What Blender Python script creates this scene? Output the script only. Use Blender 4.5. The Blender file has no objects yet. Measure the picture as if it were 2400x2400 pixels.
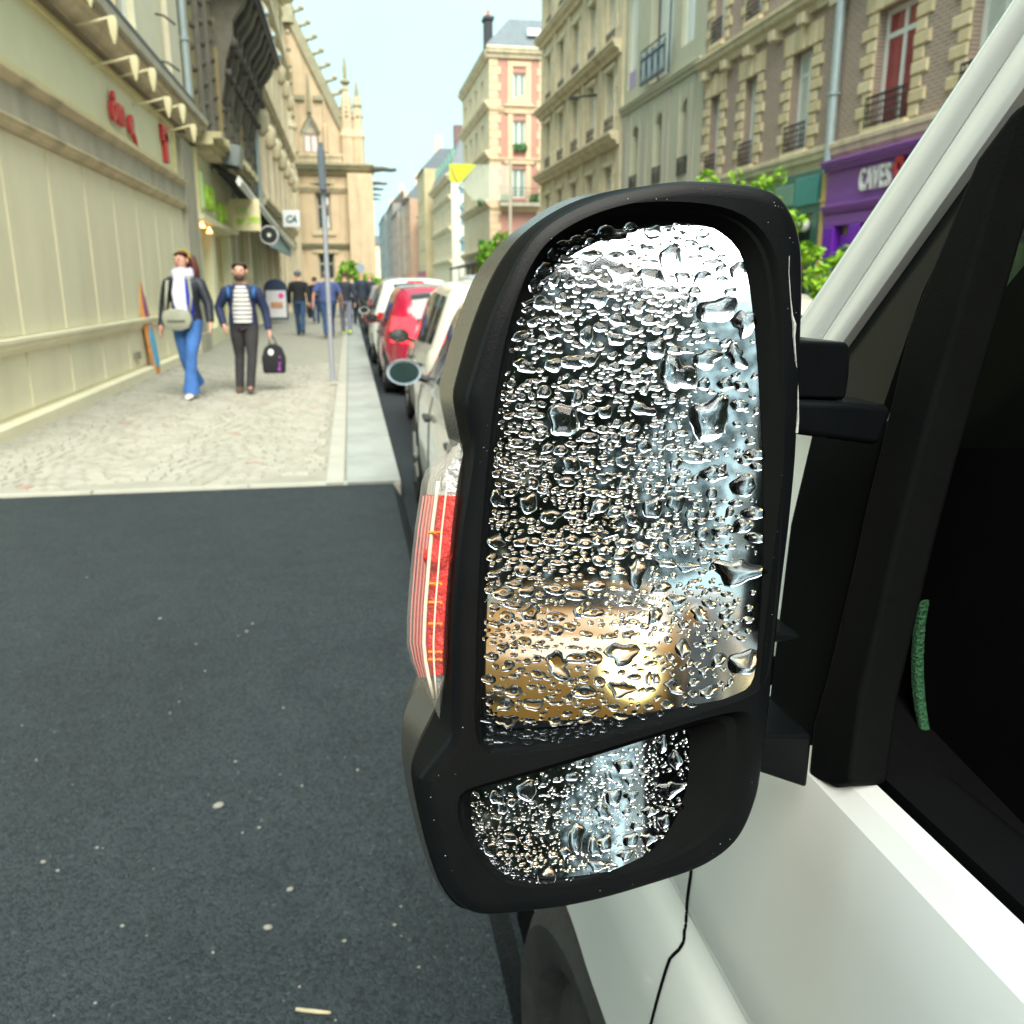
import bpy, bmesh, math, random
from mathutils import Vector, Matrix, noise as mnoise
from mathutils.geometry import delaunay_2d_cdt

rnd = random.Random(7)
SC = bpy.context.scene
COL = SC.collection
R_ = math.radians

# ------------------------------------------------------------------ camera
HC = 1.46                                   # lens height above the road
FPX = 2050.0 / 2400.0                       # focal length / picture width
PITCH, YAW = R_(14.52), R_(10.23)
CF = Vector((math.sin(YAW) * math.cos(PITCH), math.cos(YAW) * math.cos(PITCH), -math.sin(PITCH)))
CR = Vector((math.cos(YAW), -math.sin(YAW), 0.0))
CU = CR.cross(CF)
CO = Vector((0, 0, HC))
cam_d = bpy.data.cameras.new("camera")
cam = bpy.data.objects.new("camera", cam_d)
COL.objects.link(cam)
cam.matrix_world = Matrix(((CR.x, CU.x, -CF.x, CO.x), (CR.y, CU.y, -CF.y, CO.y), (CR.z, CU.z, -CF.z, CO.z), (0, 0, 0, 1)))
cam_d.sensor_width = 36.0
cam_d.lens = 36.0 * FPX
cam_d.clip_start, cam_d.clip_end = 0.02, 2000.0
cam_d.dof.use_dof = True
cam_d.dof.focus_distance = 0.45
cam_d.dof.aperture_fstop = 17.0
SC.camera = cam

# ------------------------------------------------------------------ sky, sun, exposure
SUN_EL, SUN_AZ = R_(48), R_(179)            # from behind the camera, to the right
world = bpy.data.worlds.new("World")
SC.world = world
world.use_nodes = True
wn = world.node_tree
wn.nodes.clear()
w_out = wn.nodes.new("ShaderNodeOutputWorld")
w_sky = wn.nodes.new("ShaderNodeTexSky")
w_sky.sky_type = 'NISHITA'
w_sky.sun_disc = False
w_sky.sun_elevation = SUN_EL
w_sky.sun_rotation = SUN_AZ
w_sky.dust_density = 4.0
w_b1 = wn.nodes.new("ShaderNodeBackground"); w_b1.inputs[1].default_value = 0.06
w_b2 = wn.nodes.new("ShaderNodeBackground"); w_b2.inputs[1].default_value = 0.51
w_tc = wn.nodes.new("ShaderNodeTexCoord")
w_nz = wn.nodes.new("ShaderNodeTexNoise"); w_nz.inputs['Scale'].default_value = 2.2; w_nz.inputs['Detail'].default_value = 4
w_cr = wn.nodes.new("ShaderNodeValToRGB")
w_cr.color_ramp.elements[0].position = 0.3; w_cr.color_ramp.elements[0].color = (0.61, 0.93, 0.92, 1)
w_cr.color_ramp.elements[1].position = 0.75; w_cr.color_ramp.elements[1].color = (0.78, 1.0, 0.98, 1)
w_mx = wn.nodes.new("ShaderNodeMixShader"); w_mx.inputs[0].default_value = 0.92
wn.links.new(w_tc.outputs['Generated'], w_nz.inputs['Vector'])
wn.links.new(w_nz.outputs['Fac'], w_cr.inputs['Fac'])
wn.links.new(w_cr.outputs['Color'], w_b2.inputs[0])
wn.links.new(w_sky.outputs[0], w_b1.inputs[0])
wn.links.new(w_b1.outputs[0], w_mx.inputs[1])
wn.links.new(w_b2.outputs[0], w_mx.inputs[2])
wn.links.new(w_mx.outputs[0], w_out.inputs['Surface'])
sun_d = bpy.data.lights.new("sun", 'SUN')
sun_d.energy = 2.6
sun_d.angle = R_(45)
sun_d.color = (1.0, 0.95, 0.85)
sun = bpy.data.objects.new("sun", sun_d)
COL.objects.link(sun)
sdir = Vector((math.sin(SUN_AZ) * math.cos(SUN_EL), math.cos(SUN_AZ) * math.cos(SUN_EL), math.sin(SUN_EL)))
sun.rotation_euler = sdir.to_track_quat('Z', 'Y').to_euler()
SC.view_settings.view_transform = 'Standard'
SC.view_settings.look = 'None'
SC.view_settings.gamma = 1.0
SC.view_settings.use_curve_mapping = False
SC.view_settings.exposure = 1.45
SC.render.engine = 'CYCLES'
SC.cycles.use_denoising = True
SC.cycles.max_bounces = 12
SC.cycles.transmission_bounces = 10
SC.cycles.glossy_bounces = 6
SC.cycles.diffuse_bounces = 3
SC.cycles.transparent_max_bounces = 10
SC.cycles.sample_clamp_indirect = 6.0
SC.cycles.use_adaptive_sampling = True
SC.cycles.adaptive_threshold = 0.02

# ------------------------------------------------------------------ picture helpers
def ray(u, v):
    return CF + CR * ((u - 1200) / 2050.0) + CU * ((1200 - v) / 2050.0)
def atX(u, v, x):
    d = ray(u, v); return CO + d * (x / d.x)
def atY(u, v, y):
    d = ray(u, v); return CO + d * (y / d.y)
def atZ(u, v, z):
    d = ray(u, v); return CO + d * ((z - HC) / d.z)
def onplane(u, v, p, n):
    d = ray(u, v); return CO + d * ((p - CO).dot(n) / d.dot(n))

# ------------------------------------------------------------------ object helpers
def tag(o, label=None, cat=None, group=None, kind=None):
    if label: o["label"] = label
    if cat: o["category"] = cat
    if group: o["group"] = group
    if kind: o["kind"] = kind
    return o
def empty(name, loc=(0, 0, 0), rz=0.0, parent=None):
    o = bpy.data.objects.new(name, None)
    COL.objects.link(o)
    o.location = loc
    o.rotation_euler = (0, 0, rz)
    o.empty_display_size = 0.2
    if parent: o.parent = parent
    return o
def inst(name, mesh, parent=None, loc=(0, 0, 0), rot=(0, 0, 0), scale=(1, 1, 1)):
    o = bpy.data.objects.new(name, mesh)
    COL.objects.link(o)
    o.location = loc; o.rotation_euler = rot; o.scale = scale
    if parent: o.parent = parent
    return o
class MB:
    def __init__(s): s.v = []; s.f = []
    def add(s, vs, fs):
        b = len(s.v); s.v += [tuple(x) for x in vs]; s.f += [tuple(i + b for i in f) for f in fs]; return s
    def box(s, x0, y0, z0, x1, y1, z1):
        return s.add([(x0,y0,z0),(x1,y0,z0),(x1,y1,z0),(x0,y1,z0),(x0,y0,z1),(x1,y0,z1),(x1,y1,z1),(x0,y1,z1)],
                     [(0,3,2,1),(4,5,6,7),(0,1,5,4),(1,2,6,5),(2,3,7,6),(3,0,4,7)])
    def quad(s, a, b, c, d): return s.add([a, b, c, d], [(0, 1, 2, 3)])
    def prism(s, pts, h0, h1, axis='y'):
        # outline pts (a,b) extruded along axis between h0 and h1
        n = len(pts)
        def P(a, b, h): return {'y': (a, h, b), 'z': (a, b, h), 'x': (h, a, b)}[axis]
        vs = [P(a, b, h0) for a, b in pts] + [P(a, b, h1) for a, b in pts]
        fs = [tuple(range(n)), tuple(range(2*n-1, n-1, -1))] + [(i, n+i, n+(i+1) % n, (i+1) % n) for i in range(n)]
        return s.add(vs, fs)
    def loft(s, rings, cap=(True, True), closed=True):
        n = len(rings[0]); vs = [p for r in rings for p in r]; fs = []
        for k in range(len(rings)-1):
            for i in range(n if closed else n-1):
                j = (i+1) % n
                fs.append((k*n+i, k*n+j, (k+1)*n+j, (k+1)*n+i))
        if cap[0]: fs.append(tuple(range(n-1, -1, -1)))
        if cap[1]: fs.append(tuple((len(rings)-1)*n+i for i in range(n)))
        return s.add(vs, fs)
    def tube(s, path, rad, n=8, cap=True, flat=None):
        # tube along a path; rad number or list (or (a,b) ellipse); flat: reference side vector
        path = [Vector(p) for p in path]; rings = []
        for k, p in enumerate(path):
            t = (path[min(k+1, len(path)-1)] - path[max(k-1, 0)]).normalized()
            ref = Vector(flat) if flat else (Vector((0, 0, 1)) if abs(t.z) < 0.9 else Vector((1, 0, 0)))
            a = ref.cross(t)
            if a.length < 1e-6: a = Vector((1, 0, 0)).cross(t)
            a.normalize(); b = t.cross(a)
            r = rad[k] if isinstance(rad, (list, tuple)) and len(rad) == len(path) and not (len(path) == 2 and isinstance(rad, tuple)) else rad
            ra, rb = r if isinstance(r, tuple) else (r, r)
            rings.append([p + a*(ra*math.cos(2*math.pi*i/n)) + b*(rb*math.sin(2*math.pi*i/n)) for i in range(n)])
        return s.loft(rings, (cap, cap))
    def ball(s, c, rx, ry=None, rz=None, nu=12, nv=8):
        ry = ry or rx; rz = rz or rx; rings = []
        for k in range(nv+1):
            a = -math.pi/2 + math.pi*k/nv; cz = math.sin(a); cr = max(math.cos(a), 0.02)
            rings.append([(c[0]+rx*cr*math.cos(2*math.pi*i/nu), c[1]+ry*cr*math.sin(2*math.pi*i/nu), c[2]+rz*cz) for i in range(nu)])
        return s.loft(rings)
    def lathe(s, prof, c=(0, 0, 0), n=16, axis='z', cap=True):
        rings = []
        for r, h in prof:
            ring = []
            for i in range(n):
                a = 2*math.pi*i/n; x, y = r*math.cos(a), r*math.sin(a)
                q = {'z': (x, y, h), 'x': (h, x, y), 'y': (x, h, y)}[axis]
                ring.append((c[0]+q[0], c[1]+q[1], c[2]+q[2]))
            rings.append(ring)
        return s.loft(rings, (cap, cap))
    def mesh(s, name, mat, smooth=False, fix=True):
        me = bpy.data.meshes.new(name)
        me.from_pydata(s.v, [], s.f)
        if fix:
            bm = bmesh.new(); bm.from_mesh(me)
            bmesh.ops.recalc_face_normals(bm, faces=bm.faces)
            bm.to_mesh(me); bm.free()
        if mat: me.materials.append(mat)
        if smooth:
            me.polygons.foreach_set("use_smooth", [True]*len(me.polygons))
            if smooth is not True:
                me.set_sharp_from_angle(angle=R_(smooth))
        me.update()
        return me
    def build(s, name, mat, parent=None, smooth=False, loc=(0, 0, 0), rot=(0, 0, 0), fix=True, bevel=0, seg=2):
        o = inst(name, s.mesh(name, mat, smooth, fix), parent, loc, rot)
        if bevel:
            m = o.modifiers.new("bevel", 'BEVEL'); m.width = bevel; m.segments = seg; m.limit_method = 'ANGLE'; m.angle_limit = R_(35)
            m.harden_normals = True
            o.data.polygons.foreach_set("use_smooth", [True]*len(o.data.polygons))
        return o
def box(name, mat, parent, x0, y0, z0, x1, y1, z1, **k):
    return MB().box(x0, y0, z0, x1, y1, z1).build(name, mat, parent, **k)

# ------------------------------------------------------------------ materials
MATS = {}
def M(name, col, rough=0.6, var=0.12, scale=3.0, bump=0.0, bscale=40.0, metal=0.0, spec=0.5, coat=0.0, stains=0.0, emit=None, estr=0.0, trans=0.0, ior=1.45, sx=(1, 1, 1)):
    if name in MATS: return MATS[name]
    m = bpy.data.materials.new(name); m.use_nodes = True
    nt = m.node_tree; b = nt.nodes["Principled BSDF"]; L = nt.links.new
    b.inputs['Roughness'].default_value = rough
    b.inputs['Metallic'].default_value = metal
    b.inputs['Specular IOR Level'].default_value = spec
    b.inputs['Coat Weight'].default_value = coat
    b.inputs['Transmission Weight'].default_value = trans
    b.inputs['IOR'].default_value = ior
    if coat: b.inputs['Coat Roughness'].default_value = 0.05
    if emit:
        b.inputs['Emission Color'].default_value = (*emit, 1); b.inputs['Emission Strength'].default_value = estr
    tc = nt.nodes.new("ShaderNodeTexCoord"); mp = nt.nodes.new("ShaderNodeMapping"); mp.inputs['Scale'].default_value = sx
    L(tc.outputs['Object'], mp.inputs['Vector'])
    if var:
        n1 = nt.nodes.new("ShaderNodeTexNoise"); n1.inputs['Scale'].default_value = scale; n1.inputs['Detail'].default_value = 6; n1.inputs['Roughness'].default_value = 0.65
        L(mp.outputs[0], n1.inputs['Vector'])
        cr = nt.nodes.new("ShaderNodeValToRGB")
        cr.color_ramp.elements[0].position = 0.28; cr.color_ramp.elements[1].position = 0.72
        cr.color_ramp.elements[0].color = (*[c*(1-var) for c in col], 1)
        cr.color_ramp.elements[1].color = (*[min(1, c*(1+var*0.8)) for c in col], 1)
        L(n1.outputs['Fac'], cr.inputs['Fac'])
        last = cr.outputs['Color']
        if stains:
            n2 = nt.nodes.new("ShaderNodeTexNoise"); n2.inputs['Scale'].default_value = 1.3; n2.inputs['Detail'].default_value = 8
            m2 = nt.nodes.new("ShaderNodeMapping"); m2.inputs['Scale'].default_value = (1.6, 1.6, 0.25)
            L(tc.outputs['Object'], m2.inputs['Vector']); L(m2.outputs[0], n2.inputs['Vector'])
            r2 = nt.nodes.new("ShaderNodeMapRange"); r2.inputs[1].default_value = 0.5; r2.inputs[2].default_value = 0.72; r2.inputs[3].default_value = 0; r2.inputs[4].default_value = stains
            L(n2.outputs['Fac'], r2.inputs[0])
            mx = nt.nodes.new("ShaderNodeMix"); mx.data_type = 'RGBA'
            L(r2.outputs[0], mx.inputs[0]); L(last, mx.inputs[6]); mx.inputs[7].default_value = (*[c*0.45 for c in col], 1)
            last = mx.outputs[2]
        L(last, b.inputs['Base Color'])
        rr = nt.nodes.new("ShaderNodeMapRange"); rr.inputs[3].default_value = max(0, rough-0.07); rr.inputs[4].default_value = min(1, rough+0.07)
        L(n1.outputs['Fac'], rr.inputs[0]); L(rr.outputs[0], b.inputs['Roughness'])
    else:
        b.inputs['Base Color'].default_value = (*col, 1)
    if bump:
        n3 = nt.nodes.new("ShaderNodeTexNoise"); n3.inputs['Scale'].default_value = bscale; n3.inputs['Detail'].default_value = 5
        L(mp.outputs[0], n3.inputs['Vector'])
        bp = nt.nodes.new("ShaderNodeBump"); bp.inputs['Strength'].default_value = bump; bp.inputs['Distance'].default_value = 0.01
        L(n3.outputs['Fac'], bp.inputs['Height']); L(bp.outputs[0], b.inputs['Normal'])
    MATS[name] = m
    return m
def glossy_glass(name, tint, rough=0.03):
    return M(name, tint, rough, var=0.25, scale=0.8, spec=0.8)

m_cream = M("cream_paint", (0.81, 0.765, 0.56), 0.5, 0.07, 1.2, bump=0.1, bscale=15, stains=0.14)
m_cream2 = M("cream_fascia", (0.76, 0.76, 0.52), 0.5, 0.06, 2)
m_stonegrey = M("grey_stone", (0.46, 0.43, 0.34), 0.8, 0.15, 3, bump=0.3, stains=0.4)
m_lime = M("pale_limestone", (0.74, 0.64, 0.46), 0.85, 0.12, 2.5, bump=0.3, stains=0.5)
m_lime2 = M("weathered_limestone", (0.65, 0.56, 0.38), 0.85, 0.16, 2.5, bump=0.3, stains=0.6)
m_peach = M("peach_limestone", (0.66, 0.52, 0.35), 0.85, 0.12, 1.2, bump=0.2, stains=0.4)
m_peachd = M("grey_green_moulding", (0.33, 0.31, 0.21), 0.85, 0.2, 2.5, bump=0.3)
m_darkst = M("dark_grey_brown_facade", (0.17, 0.155, 0.12), 0.8, 0.25, 3, bump=0.3)
m_dark2 = M("dark_ornament", (0.10, 0.09, 0.075), 0.8, 0.25, 3)
m_ochre = M("ochre_strip", (0.30, 0.24, 0.12), 0.8, 0.2, 3)
m_white = M("white_paint", (0.78, 0.80, 0.76), 0.45, 0.05, 3)
m_pipe = M("zinc_pipe", (0.42, 0.50, 0.52), 0.4, 0.12, 4, metal=0.35)
m_black = M("black_metal", (0.02, 0.022, 0.024), 0.45, 0.2, 8)
m_slate = M("slate_roof", (0.16, 0.19, 0.21), 0.55, 0.2, 3, bump=0.2)
m_pane = glossy_glass("window_glass", (0.10, 0.13, 0.12))
m_panep = M("curtained_glass", (0.58, 0.64, 0.58), 0.12, 0.3, 1.2, spec=0.8)
m_paned = M("dark_glass", (0.045, 0.06, 0.05), 0.06, 0.3, 1.0, spec=0.7)
m_red = M("red_letters", (0.62, 0.05, 0.05), 0.4, 0.08)
m_limeg = M("lime_letters", (0.42, 0.72, 0.06), 0.45, 0.08)
m_warm = M("warm_interior", (0.50, 0.33, 0.15), 0.7, 0.3, 1.5)

# ------------------------------------------------------------------ building helpers
def wall_mesh(x0, x1, z0, z1, ops, mat, depth=0.3, y=0.0, name="wall", cut=0.0, cut0=0.0):
    """a wall plane at y with rectangular openings whose reveals run back by depth"""
    xs = sorted({x0, x1, *[o[0] for o in ops], *[o[1] for o in ops]})
    zs = sorted({z0, z1, *[o[2] for o in ops], *[o[3] for o in ops]})
    xs = [x for x in xs if x0 <= x <= x1]; zs = [z for z in zs if z0 <= z <= z1]
    b = MB()
    for i in range(len(xs)-1):
        for j in range(len(zs)-1):
            cx, cz = (xs[i]+xs[i+1])/2, (zs[j]+zs[j+1])/2
            if any(o[0] < cx < o[1] and o[2] < cz < o[3] for o in ops): continue
            b.quad((xs[i], y, zs[j]), (xs[i+1], y, zs[j]), (xs[i+1], y, zs[j+1]), (xs[i], y, zs[j+1]))
    for a, c, d, e in [o[:4] for o in ops]:
        yb = y+depth
        b.quad((a, y, d), (a, y, e), (a, yb, e), (a, yb, d)); b.quad((c, y, d), (c, yb, d), (c, yb, e), (c, y, e))
        b.quad((a, y, d), (a, yb, d), (c, yb, d), (c, y, d)); b.quad((a, y, e), (c, y, e), (c, yb, e), (a, yb, e))
    b.box(x0+cut0, y+depth+0.35, z0, x1-cut, y+8.0, z1-0.01)
    for x, c in ((x0, cut0), (x1, cut)):
        if not c: b.quad((x, y, z0), (x, y+depth+0.35, z0), (x, y+depth+0.35, z1), (x, y, z1))
    return b
WCACHE = {}
def window(parent, x0, x1, z0, z1, y=0.22, frame=None, pane=None, cols=2, transom=0.0, bar=0.06, name="window"):
    w, h = round(x1-x0, 3), round(z1-z0, 3); frame = frame or m_white; pane = pane or m_pane
    key = (w, h, frame.name, pane.name, cols, transom, bar)
    if key not in WCACHE:
        f = MB(); f.box(0, 0, 0, bar, .07, h).box(w-bar, 0, 0, w, .07, h).box(bar, 0, 0, w-bar, .07, bar).box(bar, 0, h-bar, w-bar, .07, h)
        cw = (w-2*bar)/cols
        for c in range(1, cols): f.box(bar+c*cw-bar*.55, .004, bar, bar+c*cw+bar*.55, .066, h-bar)
        if transom: f.box(bar, .008, h*transom-bar*.5, w-bar, .062, h*transom+bar*.5)
        p = MB().box(bar*.5, .03, bar*.5, bar+cw-bar*.2, .045, h-bar*.5)
        WCACHE[key] = (f.mesh("window_frame", frame), p.mesh("pane", pane), cw)
    fm, pm, cw = WCACHE[key]
    o = inst(name, fm, parent, (x0, y, z0))
    for c in range(cols): inst("pane", pm, o, (c*cw, 0, 0))
    return o
RCACHE = {}
def railing(parent, x0, x1, z0, h=0.9, y=-0.05, mat=None, name="railing", step=0.11):
    mat = mat or m_black; w = round(x1-x0, 3); key = (w, h, mat.name, step)
    if key not in RCACHE:
        b = MB().box(0, -.02, h-.04, w, .02, h).box(0, -.02, .05, w, .02, .08).box(0, -.02, h*.72, w, .02, h*.72+.025)
        n = max(2, int(w/step))
        for i in range(n+1):
            x = w*i/n; b.box(x-.009, -.009, 0, x+.009, .009, h-.02)
            if i < n:      # scrolls between the bars
                cx, cz, r = x+w/n/2, h*.42, w/n*.42
                b.tube([(cx+r*math.cos(a), 0, cz+r*1.6*math.sin(a)) for a in [k*math.pi/4 for k in range(9)]], 0.010, 4, False)
        RCACHE[key] = b.mesh("railing", mat)
    return inst(name, RCACHE[key], parent, (x0, y, z0))
def band(parent, x0, x1, z0, z1, out, mat, name="cornice", y=0.0):
    """a moulded string course: stepped profile"""
    h = z1-z0; pr = [(y+0.02, z0), (y-out*.35, z0), (y-out*.45, z0+h*.3), (y-out*.8, z0+h*.45), (y-out*.85, z0+h*.7), (y-out, z0+h*.75), (y-out, z0+h*.95), (y-out*.9, z1), (y+.02, z1)]
    b = MB(); b.loft([[(x, a, c) for a, c in pr] for x in (x0, x1)])
    return b.build(name, mat, parent)
FONT_N = [0]
def text_mesh(body, size, depth, mat, shear=0.0, name="lettering", bold=0.0, space=1.0, resolution=3):
    cu = bpy.data.curves.new(name, 'FONT'); cu.body = body; cu.size = size; cu.extrude = depth/2; cu.shear = shear; cu.offset = bold
    cu.space_character = space; cu.resolution_u = resolution
    o = bpy.data.objects.new(name, cu); COL.objects.link(o)
    dg = bpy.context.evaluated_depsgraph_get()
    me = bpy.data.meshes.new_from_object(o.evaluated_get(dg)); me.name = name
    bpy.data.objects.remove(o); bpy.data.curves.remove(cu)
    me.materials.clear(); me.materials.append(mat)
    return me
def lettering(parent, body, x, z, size, mat, y=-0.03, depth=0.05, name="letter", shear=0.0, bold=0.0, width=1.0, rot=(R_(90), 0, 0)):
    """one object for each letter, standing in the facade plane"""
    cx = x
    for ch in body:
        if ch == ' ': cx += size*.35*width; continue
        me = text_mesh(ch, size, depth, mat, shear, "letter", bold)
        xs = [v.co.x for v in me.vertices]
        inst(name, me, parent, (cx, y, z), rot, (width, 1, 1))
        cx += (max(xs)+size*.06)*width
    return cx

# ================================================================== ground
def asphalt_mat():
    m = bpy.data.materials.new("asphalt"); m.use_nodes = True; nt = m.node_tree; L = nt.links.new
    b = nt.nodes["Principled BSDF"]; b.inputs['Roughness'].default_value = 0.82; b.inputs['Specular IOR Level'].default_value = 0.35
    tc = nt.nodes.new("ShaderNodeTexCoord")
    def nz(s, d=4, r=.6):
        n = nt.nodes.new("ShaderNodeTexNoise"); n.inputs['Scale'].default_value = s; n.inputs['Detail'].default_value = d; n.inputs['Roughness'].default_value = r
        L(tc.outputs['Object'], n.inputs['Vector']); return n
    vor = nt.nodes.new("ShaderNodeTexVoronoi"); vor.inputs['Scale'].default_value = 125; L(tc.outputs['Object'], vor.inputs['Vector'])
    vor2 = nt.nodes.new("ShaderNodeTexVoronoi"); vor2.inputs['Scale'].default_value = 230; L(tc.outputs['Object'], vor2.inputs['Vector'])
    big = nz(0.7, 4); mid = nz(6, 6, .7)
    cr = nt.nodes.new("ShaderNodeValToRGB"); e = cr.color_ramp.elements
    e[0].position = 0.0; e[0].color = (0.010, 0.015, 0.019, 1); e[1].position = 1.0; e[1].color = (0.085, 0.110, 0.120, 1)
    x = e.new(.5); x.color = (0.027, 0.038, 0.044, 1); x = e.new(.9); x.color = (0.037, 0.050, 0.056, 1)
    L(vor.outputs['Color'], cr.inputs['Fac'])
    mx = nt.nodes.new("ShaderNodeMix"); mx.data_type = 'RGBA'; mx.blend_type = 'MULTIPLY'; mx.inputs[0].default_value = 1.0
    r2 = nt.nodes.new("ShaderNodeValToRGB"); r2.color_ramp.elements[0].position = .36; r2.color_ramp.elements[1].position = .64
    r2.color_ramp.elements[0].color = (.74, .76, .78, 1); r2.color_ramp.elements[1].color = (1.16, 1.16, 1.15, 1)
    ad = nt.nodes.new("ShaderNodeMath"); ad.operation = 'ADD'; ad.use_clamp = False
    ha = nt.nodes.new("ShaderNodeMath"); ha.operation = 'MULTIPLY'; ha.inputs[1].default_value = .5
    L(big.outputs['Fac'], ad.inputs[0]); L(mid.outputs['Fac'], ad.inputs[1]); L(ad.outputs[0], ha.inputs[0]); L(ha.outputs[0], r2.inputs['Fac'])
    L(cr.outputs['Color'], mx.inputs[6]); L(r2.outputs['Color'], mx.inputs[7]); L(mx.outputs[2], b.inputs['Base Color'])
    bp = nt.nodes.new("ShaderNodeBump"); bp.inputs['Strength'].default_value = .8; bp.inputs['Distance'].default_value = .006
    a2 = nt.nodes.new("ShaderNodeMath"); a2.operation = 'ADD'; L(vor.outputs['Distance'], a2.inputs[0]); L(vor2.outputs['Distance'], a2.inputs[1])
    L(a2.outputs[0], bp.inputs['Height']); bp.invert = True; L(bp.outputs[0], b.inputs['Normal'])
    return m
m_asph = asphalt_mat()
m_sett = [M("sett_%d" % i, c, 0.8, 0.12, 9, bump=0.25, bscale=30) for i, c in enumerate([(0.37, 0.355, 0.30), (0.395, 0.38, 0.32), (0.35, 0.34, 0.285), (0.38, 0.37, 0.32), (0.335, 0.325, 0.27)])]
m_settr = M("red_sett", (0.36, 0.25, 0.20), 0.8, 0.15, 9, bump=0.2)
m_mortar = M("sett_joint", (0.31, 0.30, 0.25), 0.95, 0.15, 6, bump=0.3, bscale=60)
m_kerb = M("granite_kerb", (0.32, 0.34, 0.32), 0.75, 0.18, 3, bump=0.25, bscale=50)
m_kerbl = M("pale_border_stone", (0.40, 0.395, 0.34), 0.8, 0.1, 4, bump=0.2)

ZS = 0.14                                  # pavement level above the road
XL, XR = -3.12, 11.0                       # the facade lines
b = MB(); b.quad((-500, -400, -.03), (500, -400, -.03), (500, 700, -.03), (-500, 700, -.03))
tag(b.build("ground", M("far_ground", (0.25, 0.24, 0.21), 0.9, 0.2, 0.3)), kind="structure")
b = MB(); b.quad((-1.2, -70, 0), (7.6, -70, 0), (7.6, 330, 0), (-1.2, 330, 0))
tag(b.build("road", m_asph), kind="structure")
YE = 6.02                                  # where the paved footway begins
b = MB()                                   # the asphalt crossover, level with the footway, ramped down to the road
xs_ = [-40, -6, -3, -1.5, -0.6, -0.2, 0.0, 0.24, 0.31]
zz_ = [.13, .13, .13, .13, .13, .13, .13, .128, .004]
for i in range(len(xs_)-1):
    b.quad((xs_[i], -70, zz_[i]), (xs_[i+1], -70, zz_[i+1]), (xs_[i+1], YE-.03, zz_[i+1]), (xs_[i], YE+.25 if i == 0 else YE-.03, zz_[i]))
tag(b.build("driveway", m_asph, smooth=True), kind="structure")

# footway: mortar bed, fan-laid setts, border stones and kerb stones
pav = tag(MB().box(XL-.6, YE-.02, -.02, -.085, 60, ZS-.012).build("footway", m_mortar), kind="structure")
sett = []
fa = [MB().box(-.5, -.5, -.5, .5, .5, .5) for _ in range(1)]
def sett_mesh(mat):
    q = MB(); r = .44
    q.add([(-.5,-.5,0),(.5,-.5,0),(.5,.5,0),(-.5,.5,0),(-r,-r,1),(r,-r,1),(r,r,1),(-r,r,1)], [(4,5,6,7),(0,1,5,4),(1,2,6,5),(2,3,7,6),(3,0,4,7)])
    return q.mesh("sett", mat)
SETT = [sett_mesh(m) for m in m_sett]; SETTR = sett_mesh(m_settr)
near, far = [], []
row = 0; y = YE+.10
while y < 15.5:
    d = .078
    x = XL+.02 + (row % 2)*.07
    while x < -.23:
        w = rnd.uniform(.085, .135)
        ph = (x-XL)/1.05
        arc = .30*abs(math.sin(math.pi*ph))            # the fan: rows swell and dip along the footway
        yy = y + arc
        ang = math.atan(.30*math.pi/1.05*math.cos(math.pi*(ph % 1)))*.8
        if x+w < -.22: (near if len(near) < 300 and yy < 7.4 and x > -2.9 and rnd.random() < .55 else far).append((x+w/2, yy, w*.93, d*.9, ang))
        x += w+.005
    y += d+.008; row += 1
for k, (x, yy, w, d, a) in enumerate(near):
    inst("sett", SETT[k*7 % 5] if k % 97 != 5 else SETTR, pav, (x, yy, ZS-.014), (0, 0, a), (w, d, .014+rnd.uniform(-.001, .003)))
for mi in range(6):
    q = MB()
    for k, (x, yy, w, d, a) in enumerate(far):
        mm = 5 if k % 211 == 11 else (k*7+k//13) % 5
        if mm != mi: continue
        c, s = math.cos(a), math.sin(a); h = ZS+rnd.uniform(-.001, .003)
        pts = [(-.5,-.5,ZS-.014),(.5,-.5,ZS-.014),(.5,.5,ZS-.014),(-.5,.5,ZS-.014),(-.45,-.45,h),(.45,-.45,h),(.45,.45,h),(-.45,.45,h)]
        q.add([(x+p[0]*w*c-p[1]*d*s, yy+p[0]*w*s+p[1]*d*c, p[2]) for p in pts], [(4,5,6,7),(0,1,5,4),(1,2,6,5),(2,3,7,6),(3,0,4,7)])
    tag(q.build("setts", m_sett[mi] if mi < 5 else m_settr, pav, fix=False), kind="stuff")
q = MB(); q.box(0, 0, 0, .12, .96, .154)
bm_ = q.mesh("border_stone", m_kerbl); bm2 = MB().box(0, 0, 0, .37, .96, .16).mesh("kerb_stone", m_kerb); bm3 = MB().box(0, 0, 0, .98, .06, .150).mesh("border_stone", m_kerbl)
kerb = tag(MB().box(-.20, YE-.02, -.02, .29, 160, ZS-.02).build("kerb", m_mortar), kind="structure")
for i in range(24):
    inst("border_stone", bm_, kerb, (-.215, YE+i*.98, -.01))
    inst("kerb_stone", bm2, kerb, (-.075, YE+i*.98, -.018+rnd.uniform(-.002, .002)))
for i in range(7):
    inst("border_stone", bm3, pav, (XL-.3+i*1.0-3.3, YE, -.01))
tag(MB().box(-.20, YE+23.6, -.03, .295, 160, ZS+.002).build("far_kerb_run", m_kerb), kind="structure")
# right-hand footway
tag(MB().box(7.6, -70, -.03, XR+.5, 330, ZS).build("opposite_footway", m_mortar), kind="structure")
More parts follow.
